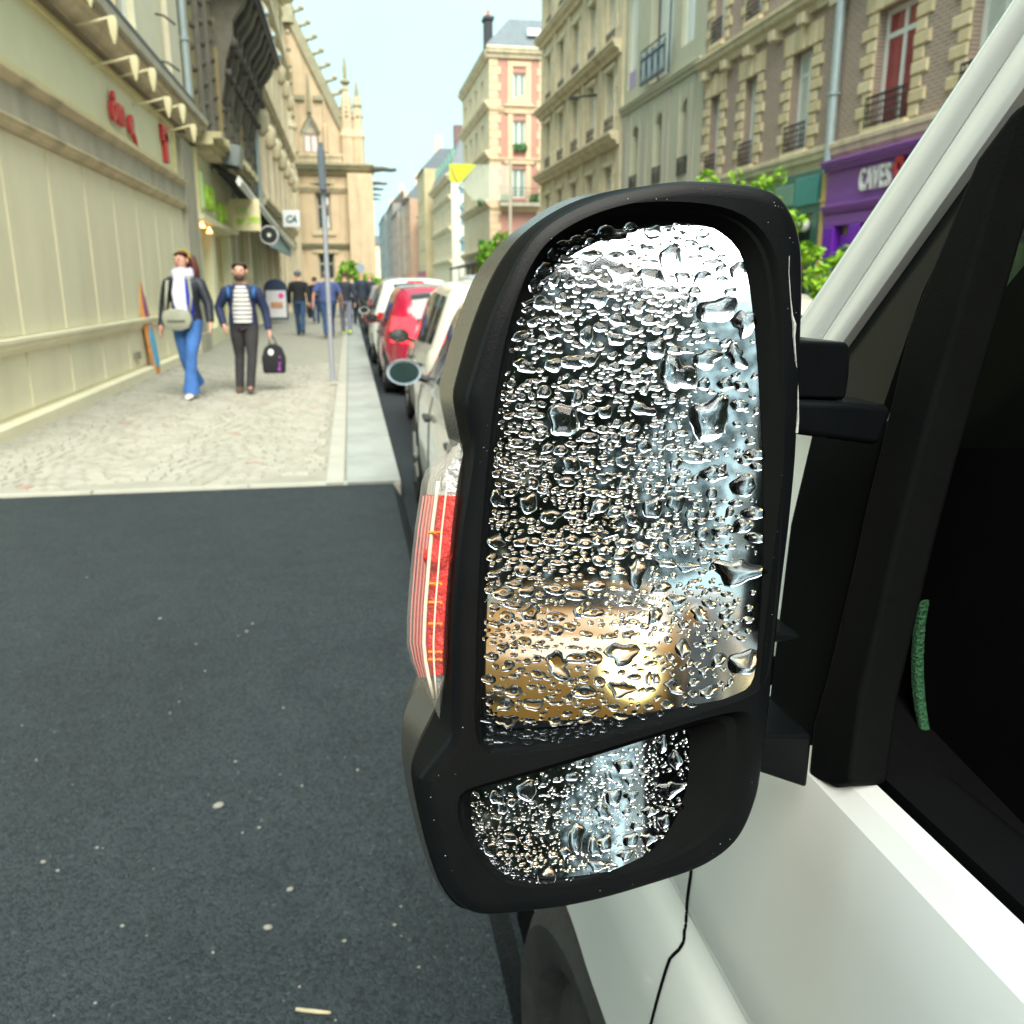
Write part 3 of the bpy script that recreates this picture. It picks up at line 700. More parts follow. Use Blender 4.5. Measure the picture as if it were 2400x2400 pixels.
for k in range(3):                                       # attached ornate piers at the left of the gable
    x = gp(672-k*18, 300)[0]
    MB().lathe([(.5, 0), (.5, zb+2), (.62, zb+2.2), (.45, zb+2.6), (.4, zb+5), (.55, zb+5.2), (.3, zb+5.6), (.05, zb+9)], (x, -.35, 0), 8).build("pier", m_lime, GB)
    for j in range(6): inst("knob", kn, GB, (x+.4, -.5, zb+2.8+j*.9), (0, 0, 0), (1.4, 1.4, 1.4))

# ================================================================== right row (local x runs back towards the camera, local y into the house)
def right_root(name, y_far, label, x=XR, cat="building"):
    return tag(empty(name, (x, y_far, 0), R_(-90)), label, cat)
m_brick = None
def brick_mat(name, c1, c2, mort, sc=1.0):
    m = bpy.data.materials.new(name); m.use_nodes = True; nt = m.node_tree; L = nt.links.new; b = nt.nodes["Principled BSDF"]; b.inputs['Roughness'].default_value = .85
    tc = nt.nodes.new("ShaderNodeTexCoord"); mp = nt.nodes.new("ShaderNodeMapping"); mp.inputs['Rotation'].default_value = (R_(90), 0, 0)
    L(tc.outputs['Object'], mp.inputs['Vector'])
    bt = nt.nodes.new("ShaderNodeTexBrick"); bt.inputs['Color1'].default_value = (*c1, 1); bt.inputs['Color2'].default_value = (*c2, 1); bt.inputs['Mortar'].default_value = (*mort, 1)
    bt.inputs['Scale'].default_value = 1.0*sc; bt.inputs['Brick Width'].default_value = .22; bt.inputs['Row Height'].default_value = .075; bt.inputs['Mortar Size'].default_value = .012
    L(mp.outputs[0], bt.inputs['Vector']); L(bt.outputs['Color'], b.inputs['Base Color'])
    bp = nt.nodes.new("ShaderNodeBump"); bp.inputs['Strength'].default_value = .4; bp.inputs['Distance'].default_value = .01; bp.invert = True
    L(bt.outputs['Fac'], bp.inputs['Height']); L(bp.outputs[0], b.inputs['Normal'])
    return m
m_brick = brick_mat("brown_brick", (.38, .25, .20), (.31, .21, .17), (.48, .43, .35))
m_brickr = brick_mat("red_brick", (.50, .22, .17), (.46, .20, .16), (.48, .32, .26), .6)
m_sand = M("sandstone_block", (.68, .56, .35), .85, .15, 2.5, bump=.3, stains=.3)
m_sand2 = M("sandstone_block_pale", (.74, .62, .41), .85, .15, 2.5, bump=.3)
m_purple = M("purple_paint", (.27, .09, .42), .35, .05, 2)
m_purple2 = M("bright_purple_paint", (.20, .03, .52), .35, .05, 2)
m_green = M("dark_green_paint", (.06, .16, .12), .4, .1, 2)

# ---- brick and sandstone house with the purple and green shops
YF = 27.75
R1 = right_root("brick_house", YF, "brown brick house with sandstone window blocks, above the purple and green shops")
LN = 18.0
def rx(u, v): return YF - atX(u, v, XR).y
wx = [(.62, 1.35), (3.05, 3.80), (5.75, 6.75), (9.40, 10.75), (12.4, 13.6), (15.2, 16.4)]
ops = [(a, c, 4.66, 6.93) for a, c in wx] + [(a, c, 8.35, 10.7) for a, c in wx] + [(a, c, 11.9, 13.6) for a, c in wx]
wall_mesh(0, LN, 4.1, 15.0, ops, m_brick, .28).build("wall", m_brick, R1)
wall_mesh(0, LN, 0, 4.1, [(8.9, 12.5, ZS, 2.95), (.6, 7.6, ZS, 2.9), (13.4, 17.2, ZS, 2.95)], m_sand, .5, .01).build("ground_storey", m_sand, R1)
SB = {}
def block(parent, x0, x1, z0, z1, out, mat):
    k = (round(x1-x0, 2), round(z1-z0, 2), round(out, 3), mat.name)
    if k not in SB:
        w, h, o_, _ = k; e = .025
        q = MB(); q.add([(0, .02, 0), (w, .02, 0), (w, .02, h), (0, .02, h), (e, -o_, e), (w-e, -o_, e), (w-e, -o_, h-e), (e, -o_, h-e), (0, -o_+e, 0), (w, -o_+e, 0), (w, -o_+e, h), (0, -o_+e, h)],
                        [(4, 5, 6, 7), (8, 9, 5, 4), (9, 10, 6, 5), (10, 11, 7, 6), (11, 8, 4, 7), (0, 1, 9, 8), (1, 2, 10, 9), (2, 3, 11, 10), (3, 0, 8, 11)])
        SB[k] = q.mesh("stone_block", mat)
    return inst("stone_block", SB[k], parent, (x0, 0, z0))
for fl, (z0, z1) in enumerate(((4.66, 6.93), (8.35, 10.7), (11.9, 13.6))):
    for i, (a, c) in enumerate(wx):
        pane = M("red_curtain_glass", (.30, .05, .06), .1, .3, 1.5, spec=.8) if (fl == 0 and i == 3) else m_panep
        window(R1, a, c, z0, z1, .2, m_white, pane, 2, .78, .10)
        nrow = 9 if fl < 2 else 6; hh = (z1+.0-z0)/nrow
        for j in range(nrow):
            w = .52 if j % 2 else .34; o_ = .05 if j % 2 else .03; mt = m_sand if (j+i) % 3 else m_sand2
            if a-w > .02: block(R1, a-w, a-.004, z0+j*hh, z0+(j+1)*hh-.02, o_, mt)
            block(R1, c+.004, c+w, z0+j*hh, z0+(j+1)*hh-.02, o_, mt)
        nv = 7
        for j in range(nv):
            wv = (c-a+.9)/nv; x0 = a-.45+j*wv
            if x0 < 0: continue
            block(R1, x0, x0+wv-.02, z1+.004, z1+.50+(.08 if j == nv//2 else 0), .05+(.02 if j == nv//2 else 0), m_sand2 if j % 2 else m_sand)
        MB().box(a-.1, -.14, z0-.12, c+.1, .02, z0-.004).build("sill", m_sand2, R1)
        railing(R1, a-.02, c+.02, z0, .62, -.10)
for z, o in ((4.10, .22), (7.62, .34), (11.2, .3), (14.5, .55)): band(R1, 0, LN, z, z+.46, o, m_lime2)
for k in range(12): MB().box(.3+k*1.5, -.28, 7.42, .62+k*1.5, .02, 7.66).build("cornice_block", m_lime2, R1, bevel=.02)
# purple shop front
p0 = rx(1962, 400)
PS = tag(empty("purple_shopfront", (XR-.02, YF-p0, 0), R_(-90)), "purple painted wine shop front with white raised letters", "shop front")
MB().box(0, -.20, 3.05, 8.6, .0, 4.10).build("fascia", m_purple, PS, bevel=.02)
band(PS, 0, 8.6, 3.92, 4.14, .22, m_purple, "upper_moulding", -.20); band(PS, 0, 8.6, 3.02, 3.2, .12, m_purple, "lower_moulding", -.20)
MB().box(0, -.22, 2.75, 8.6, -.01, 3.0).build("lintel_board", m_purple, PS, bevel=.02)
for x in (0, 1.05, 4.6, 8.2): MB().box(x+.05, -.24, ZS, x+.5, -.01, 2.75).build("pilaster", m_purple2, PS, bevel=.03)
for x in (.62, 4.0): MB().box(x, -.12, .5, x+.42, -.01, 2.55).build("panel", m_purple2, PS, bevel=.03)
MB().box(1.65, .18, ZS, 4.5, .24, 2.7).build("door", M("violet_door", (.20, .0, .40), .3, .1), PS, bevel=.02)
MB().box(5.1, .1, .7, 8.1, .16, 2.7).build("shop_glass", m_paned, PS)
cx = YF-atX(2016, 425, XR-.27).y-p0
end = lettering(PS, "CAVES", cx, 3.40, .62, M("white_letter", (.84, .82, .82), .35, .04), -.25, .09, "letter", 0, .010, .56)
# red emblem next to the word: a bunch of five petals
q = MB()
for k in range(6):
    a = k*math.pi/3; q.ball((end+.22+.13*math.cos(a), -.25, 3.72+.15*math.sin(a)), .09, .03, .09, 8, 6)
q.tube([(end+.22, -.25, 3.62), (end+.10, -.25, 3.38)], .03, 6)
q.build("red_emblem", m_red, PS, smooth=True)
# green shop front
GS = tag(empty("green_shopfront", (XR-.02, YF-.35, 0), R_(-90)), "dark green shop front with a green awning, beside the purple shop", "shop front")
gw = p0-.62
MB().box(0, -.18, 3.1, gw, 0, 4.08).build("fascia", m_green, GS, bevel=.02)
MB().box(.2, -.22, 3.35, gw-1.3, -.17, 3.85).build("sign_panel", M("sage_panel", (.16, .30, .23), .35, .1), GS, bevel=.02); MB().box(gw-1.2, -.22, 3.3, gw-.1, -.17, 3.95).build("sign_panel", M("teal_panel", (.05, .28, .26), .35, .1), GS, bevel=.02)
for x in (0, gw*.5, gw-.35): MB().box(x, -.2, ZS, x+.35, 0, 3.1).build("pilaster", m_green, GS, bevel=.03)
MB().box(.35, .1, .6, gw*.5, .16, 3.0).box(gw*.5+.35, .1, .3, gw-.35, .16, 3.0).build("shop_glass", m_paned, GS)
q = MB(); q.quad((.2, -.2, 3.05), (gw-.6, -.2, 3.05), (gw-.6, -1.3, 2.5), (.2, -1.3, 2.5)); q.quad((.2, -.2, 3.0), (.2, -1.3, 2.45), (gw-.6, -1.3, 2.45), (gw-.6, -.2, 3.0)); q.box(.2, -1.33, 2.2, gw-.6, -1.3, 2.5)
q.build("awning", M("green_canvas", (.03, .30, .20), .7, .1), GS, fix=False)
MB().ball((gw-.45, -.3, 2.85), .14, .14, .16, 10, 8).build("wall_lamp", m_white, GS, smooth=True)
o = pipe("downpipe", XR-.16, YF-p0+.14, 3.95, 15, .105, m_pipe, "blue-grey zinc downpipe on the brown brick house", (5.6, 7.7))
pipe("pole_casing", XR-.16, YF-p0+.14, ZS, 3.93, .10, M("tan_paint", (.52, .38, .16), .5, .1), "tan painted lower casing of the zinc downpipe beside the purple shop", (3.35,))
# ---- grey rendered house
YF2 = 36.2
R2 = right_root("grey_rendered_house", YF2, "grey-green rendered house with arched windows and a glazed balcony")
m_rend = M("grey_green_render", (.52, .51, .38), .8, .07, 2, bump=.1); m_rend2 = M("mauve_grey_render", (.47, .44, .36), .8, .07, 2, bump=.1)
ws = [(YF2-atX(u, 300, XR).y) for u in (1490, 1545, 1605)]
aops = [(x-.42, x+.42, 5.0, 7.35) for x in ws]
uops = [(.55, 1.55, 8.75, 12.2), (3.1, 5.4, 8.45, 12.2), (6.3, 7.4, 8.95, 12.2)]
wall_mesh(0, 8.4, 0, 19, aops+uops+[(1, 7.4, ZS, 3.0)], m_rend, .4).build("wall", m_rend, R2)
for x in ws:
    window(R2, x-.42, x+.42, 5.0, 7.35, .28, m_stonegrey, M("green_grey_glass", (.20, .25, .21), .1, .3, 1), 2, .8, .06)
    q = MB()
    for s in (-1, 1): q.prism([(x+s*.43, 7.36), (x+s*.43, 7.0), (x+s*.30, 7.2), (x+s*.12, 7.30), (x, 7.33), (x, 7.36)], .0, .3, 'y')
    q.build("arch_spandrel", m_rend, R2)
    MB().box(x-.62, -.05, 4.6, x-.46, .01, 7.7).box(x+.46, -.05, 4.6, x+.62, .01, 7.7).build("window_jamb", m_rend, R2, bevel=.01)
    railing(R2, x-.44, x+.44, 5.0, .55, -.06)
for k in range(4): MB().box(.1+k*2.35, -.035, 4.5, .75+k*2.35, .01, 7.9).build("render_strip", m_rend2, R2)
window(R2, *uops[0], .12, m_white, M("bright_glass", (.72, .76, .72), .15, .08, 1), 1, 0, .07); window(R2, *uops[2], .12, m_white, M("bright_glass", (.72, .76, .72)), 1, 0, .07)
window(R2, *uops[1], .3, m_black, M("bright_glass", (.72, .76, .72)), 2, 0, .08)
MB().box(.6, .06, 8.8, 1.5, .10, 9.4).build("lilac_panel", M("lilac", (.40, .30, .52), .5), R2)
MB().box(3.0, -.28, 8.42, 5.5, -.24, 9.45).build("balcony_glass", M("balcony_glass", (.16, .19, .19), .08, .2, 1, spec=.8), R2)
railing(R2, 2.98, 5.52, 8.42, 1.15, -.30, step=.6)
band(R2, 0, 8.4, 7.95, 8.25, .2, m_rend); band(R2, 0, 8.4, 3.9, 4.3, .3, m_rend2); band(R2, 0, 8.4, 12.9, 13.3, .3, m_rend)
window(R2, 1, 7.4, ZS, 3.0, .3, m_black, m_paned, 3, .8, .1, "shop_window")
# ---- long stone house with rows of windows
YF3 = 51.6
R3 = right_root("ashlar_house", YF3, "long pale stone house with many tall windows and cornices")
LN3 = 15.35
cols = [1.2+k*2.95 for k in range(5)]
levels = [(7.7, 10.0), (10.95, 13.3), (14.6, 16.6), (4.6, 6.3)]
ops = [(x, x+1.2, z0, z1) for z0, z1 in levels for x in cols]
wall_mesh(0, LN3, 0, 19.5, ops+[(.8+k*4.9, 4.4+k*4.9, ZS, 3.2) for k in range(3)], m_lime2, .32).build("wall", m_lime2, R3)
for (a, c, z0, z1) in ops:
    window(R3, a, c, z0, z1, .2, m_white, m_panep, 2, .75, .07)
    if z0 > 7: railing(R3, a, c, z0, .5, -.06, step=.2)
    MB().box(a-.2, -.10, z1+.02, c+.2, .02, z1+.18).build("lintel", m_lime, R3)
    MB().box(a-.16, -.05, z0-.1, a-.004, .02, z1).build("window_jamb", m_lime, R3); MB().box(c+.004, -.05, z0-.1, c+.16, .02, z1).build("window_jamb", m_lime, R3)
for z, o in ((3.6, .3), (6.95, .55), (10.3, .5), (13.9, .5), (17.2, .6)): band(R3, 0, LN3, z, z+.5, o, m_lime2)
for k in range(6): MB().box(.2+k*2.95, -.10, 3.9, .75+k*2.95, .02, 17.2).build("pilaster", m_lime2, R3, bevel=.03)
for k in range(3): window(R3, .8+k*4.9, 4.4+k*4.9, ZS, 3.2, .25, m_stonegrey, m_paned, 3, .8, .1, "shop_window")
for j in range(24): block(R3, LN3-.62-(.2 if j % 2 else 0), LN3-.02, 4.2+j*.55, 4.2+j*.55+.52, .06, m_sand2)
lmp = empty("facade_lamp", atX(1352, 228, XR-.9)); tag(lmp, "black bracket lamp projecting from the long stone house", "lamp")
MB().tube([(.9, 0, .12), (.3, 0, .05), (0, 0, -.02)], .05, 6).box(-.35, -.14, -.12, .05, .14, .02).build("bracket", m_black, lmp, bevel=.02)
# ---- red brick corner house
YB = 66.0
RB = tag(empty("red_brick_corner_house", (XR, YB, 0)), "red brick and cream stone corner house with balconies and slate roof", "building")
def bx(u, v): q = atY(u, v, YB); return q.x-XR, q.z
wins = [(bx(1202, 170), bx(1232, 232)), (bx(1202, 282), bx(1232, 352)), (bx(1200, 395), bx(1232, 465))]
ops = [(a[0], c[0], c[1], a[1]) for a, c in wins]
wall_mesh(-.67, 6, 3.6, 17.3, ops, m_brickr, .3, cut0=.9).build("wall", m_brickr, RB)
wall_mesh(-.67, 6, 0, 3.6, [(.9, 3.4, ZS, 3.1)], m_sand2, .3, cut0=.9).build("ground_storey", m_sand2, RB)
window(RB, .9, 3.4, ZS, 3.1, .2, m_black, m_paned, 2, .8, .1, "shop_window")
mp_ = M("peach_stone", (.66, .50, .33), .8, .1, 2)
for (a, c, d, e) in ops:
    w = window(RB, a, c, d, e, .15, m_white, M("teal_glass", (.28, .38, .33), .1, .2, 1), 2, 0, .12)
    MB().box(a-.37, -.08, d-.9, a-.005, .02, e+.4).box(c+.005, -.08, d-.9, c+.37, .02, e+.4).box(a-.37, -.10, e+.4, c+.37, .02, e+.7).build("stone_surround", mp_, RB)
    MB().box(a-.6, -.14, d-.95, c+.6, .02, d-.75).build("sill", mp_, RB)
o = ops[1]; MB().prism([(o[0]-.7, o[3]+.9), (o[1]+.7, o[3]+.9), ((o[0]+o[1])/2, o[3]+1.7)], -.25, .02, 'y').build("pediment", mp_, RB)
for j in range(26): MB().box(-.72, -.06, 3.8+j*.52, -.1+(.2 if j % 2 else 0), .02, 3.8+j*.52+.49).build("stone_block", mp_, RB)
for j in range(26): MB().box(2.85-(.15 if j % 2 else 0), -.06, 3.8+j*.52, 3.4, .02, 3.8+j*.52+.49).build("stone_block", mp_, RB) if j % 1 == 0 else None
for z in (7.0, 10.3, 13.6): band(RB, -.7, 6, z-.3, z, .18, mp_)
band(RB, -.95, 6, 16.8, 17.5, .5, m_lime)
o = ops[2]; zb_ = o[2]-.35
MB().box(o[0]-1.0, -.8, zb_-.25, o[1]+1.0, .02, zb_).build("balcony_slab", m_stonegrey, RB); railing(RB, o[0]-.98, o[1]+.98, zb_, 1.0, -.75, step=.22)
m_leaf_d = M("flower_leaf", (.05, .16, .04), .7, .4, 6)
def planter(x, y, z, w, parent, name="planter"):
    q = MB()
    for k in range(40): q.ball((x+rnd.uniform(-w, w), y+rnd.uniform(-.15, .15), z+rnd.uniform(0, .45)), rnd.uniform(.06, .14), None, None, 5, 4)
    return q.build(name, m_leaf_d, parent)
planter((ops[1][0]+ops[1][1])/2, -.2, ops[1][2]-.1, .5, RB, "window_box_plants")
planter(o[0]-.5, -.6, zb_+.1, .35, RB, "balcony_plants"); planter(o[1]+.5, -.6, zb_+.1, .3, RB, "balcony_plants")
# its street side
sops = [(1.5+k*3.2, 2.7+k*3.2, z0, z1) for k in range(4) for z0, z1 in ((7.6, 9.9), (10.9, 13.0), (14.3, 16.0))]
sd = wall_mesh(0, 15.4, 0, 17.3, sops+[(1+k*3.6, 3.4+k*3.6, ZS, 3.1) for k in range(4)], m_lime2, .3, cut=.8)
so = sd.build("street_wall", m_lime2, RB, loc=(-.67, 15.4, 0), rot=(0, 0, R_(-90)))
for (a, c, d, e) in sops: window(so, a, c, d, e, .15, m_white, m_panep, 2, 0, .1)
for z in (3.6, 7.0, 10.3, 13.6, 16.8): band(so, 0, 15.4, z, z+.5, .4, m_lime2)
planter(13, -.4, 7.3, .5, so, "balcony_plants"); planter(13.5, -.4, 4.3, .7, so, "balcony_plants")
rf = MB().loft([[(-1.0, -.35, 17.5), (7, -.35, 17.5), (7, 15.6, 17.5), (-1.0, 15.6, 17.5)], [(.9, 1.2, 19.6), (7, 1.2, 19.6), (7, 14, 19.6), (.9, 14, 19.6)]]).build("roof", m_slate, RB)
MB().box(2.0, -.1, 18.3, 2.9, .45, 18.75).build("skylight", M("skylight", (.75, .8, .8), .2), rf)
MB().box(-.75, 1.5, 17.4, -.2, 2.4, 19.6).box(-.85, 1.4, 19.6, -.1, 2.5, 19.8).build("chimney", M("sooty_brick", (.05, .055, .06), .9), rf); MB().lathe([(.12, 19.8), (.15, 20.0), (.1, 20.3)], (-.45, 2, 0), 8).build("chimney_pot", M("terracotta", (.4, .2, .12), .8), rf)
MB().tube([(1.9, 3, 19.6), (1.9, 3, 21.8)], .05, 6).build("aerial_mast", m_stonegrey, rf)
# ---- white corner house with blue windows
YW = 95.0
RW = tag(empty("white_corner_house", (XR, YW, 0)), "white corner house with blue arched windows and a slate mansard", "building")
def wxz(u, v): q = atY(u, v, YW); return q.x-XR, q.z
a0 = [wxz(1080, 505), wxz(1095, 528)]; ops = []
for (u0, v0, u1, v1) in ((1077, 440, 1091, 455), (1080, 486, 1093, 528), (1080, 565, 1092, 590)):
    p, q_ = wxz(u0, v0), wxz(u1, v1); ops.append((p[0], q_[0], q_[1], p[1]))
m_wr = M("white_render", (.68, .68, .58), .75, .06, 2)
wall_mesh(-.2, 6, 0, 12.4, ops, m_wr, .3, cut0=.9).build("wall", m_wr, RW)
m_bluef = M("blue_frame", (.16, .33, .42), .5)
for o in ops:
    w = window(RW, *o, .12, m_bluef, M("blue_glass", (.14, .25, .36), .1, .3, 1), 2, 0, .13)
    MB().tube([(o[0]-.1, -.05, o[3]), (o[0]+.1, -.05, o[3]+.3), ((o[0]+o[1])/2, -.05, o[3]+.45), (o[1]-.1, -.05, o[3]+.3), (o[1]+.1, -.05, o[3])], .12, 6).build("arch_hood", m_bluef, RW)
sops = [(1.5+k*3.4, 2.6+k*3.4, z0, z1) for k in range(6) for z0, z1 in ((4.6, 6.6), (7.8, 9.6), (10.6, 12))]
so = wall_mesh(0, 21, 0, 12.4, sops, m_lime2, .25, cut=.8).build("street_wall", m_lime2, RW, loc=(-.2, 21, 0), rot=(0, 0, R_(-90)))
for (a, c, d, e) in sops: window(so, a, c, d, e, .12, m_stonegrey, m_pane, 2, 0, .1)
for z in (3.7, 7.0, 10.1): band(so, 0, 21, z, z+.45, .4, m_lime2)
band(RW, -.6, 6, 12.0, 12.6, .5, m_lime); band(so, 0, 21, 12.0, 12.6, .6, m_lime2)
rf = MB().loft([[(-.5, -.3, 12.6), (7, -.3, 12.6), (7, 21.3, 12.6), (-.5, 21.3, 12.6)], [(.9, .6, 16.0), (7, .6, 16.0), (7, 20.5, 16.0), (.9, 20.5, 16.0)]]).build("mansard_roof", m_slate, RW)
for k in range(6): MB().box(.0, 1.2+k*3.3, 12.9, 1.0, 2.4+k*3.3, 15.0).build("dormer", M("copper_green", (.20, .36, .29), .6, .15), rf)
MB().box(1.5, -.1, 13.0, 3.2, .6, 15.4).build("dormer", m_white, rf)
for x, y in ((1.8, 1), (.9, 6)): MB().box(x, y, 15.0, x+.9, y+1, 18.2).build("chimney", M("brown_stack", (.20, .13, .12), .9), rf)
# ---- farther houses of the right row, one object each
fh = [(118, 10.0, 15.8, (.50, .42, .25), "ochre house with a blank side wall beyond the white corner house"), (131, 10.9, 11.5, (.19, .17, .19), "dark purple-grey slated house beyond the ochre one"),
      (143, 9.8, 14.5, (.45, .30, .21), "narrow terracotta-brown house midway down the far street"), (158, 10.4, 16.0, (.45, .41, .31), "tall cream house with a thin mast far down the street"),
      (176, 9.6, 15.0, (.36, .30, .25), "brown rendered house far down the street on the right"), (198, 9.9, 18.5, (.27, .25, .22), "dark grey gabled house far down the street"), (226, 9.2, 18.0, (.24, .29, .30), "blue-grey slated house at the far end of the right row")]
for i, (y, x, h, c, lab) in enumerate(fh):
    mt = M("far_house_%d" % i, c, .85, .15, .5); ln = [12, 11, 14, 17, 21, 27, 40][i]
    o = tag(empty("terrace_house", (x, y, 0)), lab, "building", "far houses of the right row")
    ops = [(1+k*2.7, 2.1+k*2.7, 4.2+f*3.1, 6.1+f*3.1) for k in range(int((ln-1)/2.7)) for f in range(int((h-4.5)/3.1))]
    so = wall_mesh(0, ln-.3, 0, h, ops, mt, .25).build("wall", mt, o, loc=(0, ln-.3, 0), rot=(0, 0, R_(-90)))
    for w in ops: window(so, *w, .12, m_stonegrey, m_pane, 2, 0, .1)
    MB().loft([[(-.3, 0, h), (8, 0, h), (8, ln-.3, h), (-.3, ln-.3, h)], [(2, 0, h+2.4), (8, 0, h+2.4), (8, ln-.3, h+2.4), (2, ln-.3, h+2.4)]]).build("roof", m_slate if i != 5 else m_dark2, o)
    MB().box(1.5, 1.0, h+1.2, 2.5, 2.0, h+4.0).build("chimney", M("chimney_buff", (.62, .5, .42), .9), o)
    if i == 3: MB().tube([(1, 3, h+2), (1, 3, h+7)], .08, 6).build("mast", m_stonegrey, o)
    MB().box(-.35, .8, ZS, .02, ln-1, 3.3).build("shop_front", M("far_shop_%d" % i, [(.3, .08, .12), (.12, .12, .14), (.45, .2, .1), (.08, .12, .2), (.4, .12, .2), (.3, .3, .3), (.2, .2, .2)][i], .6), o)
# end of the street
p = atY(885, 590, 300)
EB = tag(empty("street_end_building", (p.x, 300, 0)), "pale cream building closing the far end of the street", "building")
ops = [(-12+k*4.2, -9.8+k*4.2, 5+f*5, 8+f*5) for k in range(7) for f in range(2)]
wall_mesh(-14, 18, 0, 14.5, ops, M("pale_cream", (.72, .62, .42), .8, .08), .4).build("wall", M("pale_cream", (.72, .62, .42)), EB)
for o in ops: window(EB, *o, .2, m_white, m_panep, 2, 0, .2)
MB().box(-15, -.8, 14.5, 19, 10, 17.0).build("attic", m_slate, EB)
# ---- translucent banner with a lime corner, hung on a post
pb = atY(1196, 480, 21.0)
BN = tag(empty("street_banner", (pb.x, 21.0, 0)), "translucent pale banner with a lime-green corner hanging on a post", "banner")
k = 21.0/2050*1.02
MB().tube([(0, 0, 0 if pb.x < 7.6 else ZS), (0, 0, pb.z+.95)], .035, 8).build("post", m_stonegrey, BN)
z1 = pb.z + 82*k; z0 = pb.z+8*k
mb_ = M("banner_film", (.62, .70, .58), .5, .12, 2); nt = mb_.node_tree
tr = nt.nodes.new("ShaderNodeBsdfTransparent"); mx = nt.nodes.new("ShaderNodeMixShader"); mx.inputs[0].default_value = .42
nt.links.new(tr.outputs[0], mx.inputs[1]); nt.links.new(nt.nodes["Principled BSDF"].outputs[0], mx.inputs[2]); nt.links.new(mx.outputs[0], nt.nodes["Material Output"].inputs['Surface'])
W_ = 134*k
MB().add([(0, 0, z1), (-W_*.56, 0, z1), (-W_*.82, 0, z0+30*k), (-W_*.62, 0, z0), (0, 0, z0)], [(0, 1, 2, 3, 4)]).build("film", mb_, BN, fix=False)
lc = MB().prism([(-W_, z1), (-W_*.56, z1), (-W_*.80, z0+38*k), (-W_*.86, z0+34*k), (-W_, z0+40*k)], -.006, .006, 'y').build("lime_corner", M("lime_fabric", (.50, .66, .03), .6, .1, 4), BN)
MB().tube([(-W_*.96, -.012, z1-6*k), (-W_*.93, -.012, z1-20*k), (-W_*.88, -.012, z1-34*k)], .03, 5).build("red_mark", M("orange_mark", (.62, .35, .08), .6), lc)

# ================================================================== cars
m_tyre = M("car_tyre", (0.02, 0.02, 0.021), 0.8, 0.2, 20)
m_rim = M("alloy_rim", (0.45, 0.46, 0.47), 0.3, 0.1, 10, metal=.8)
m_cglass = M("car_glass", (0.02, 0.028, 0.028), 0.04, 0.2, 2, spec=.9)
m_tail = M("tail_lens", (0.60, 0.01, 0.015), 0.15, 0.1, 20)
m_tailon = M("lit_tail_lens", (0.8, 0.02, 0.03), 0.2, 0, emit=(1, .03, .04), estr=1.6)
m_trim = M("car_trim", (0.02, 0.02, 0.02), 0.5, 0.1, 10)
m_plate = M("number_plate", (0.75, 0.74, 0.66), 0.4, 0.05, 10)
def interp(tab, x):
    for (a, b_), (c, d) in zip(tab[:-1], tab[1:]):
        if x <= c:
            t = max(0, (x-a)/(c-a)); t = t*t*(3-2*t); return b_+(d-b_)*t
    return tab[-1][1]
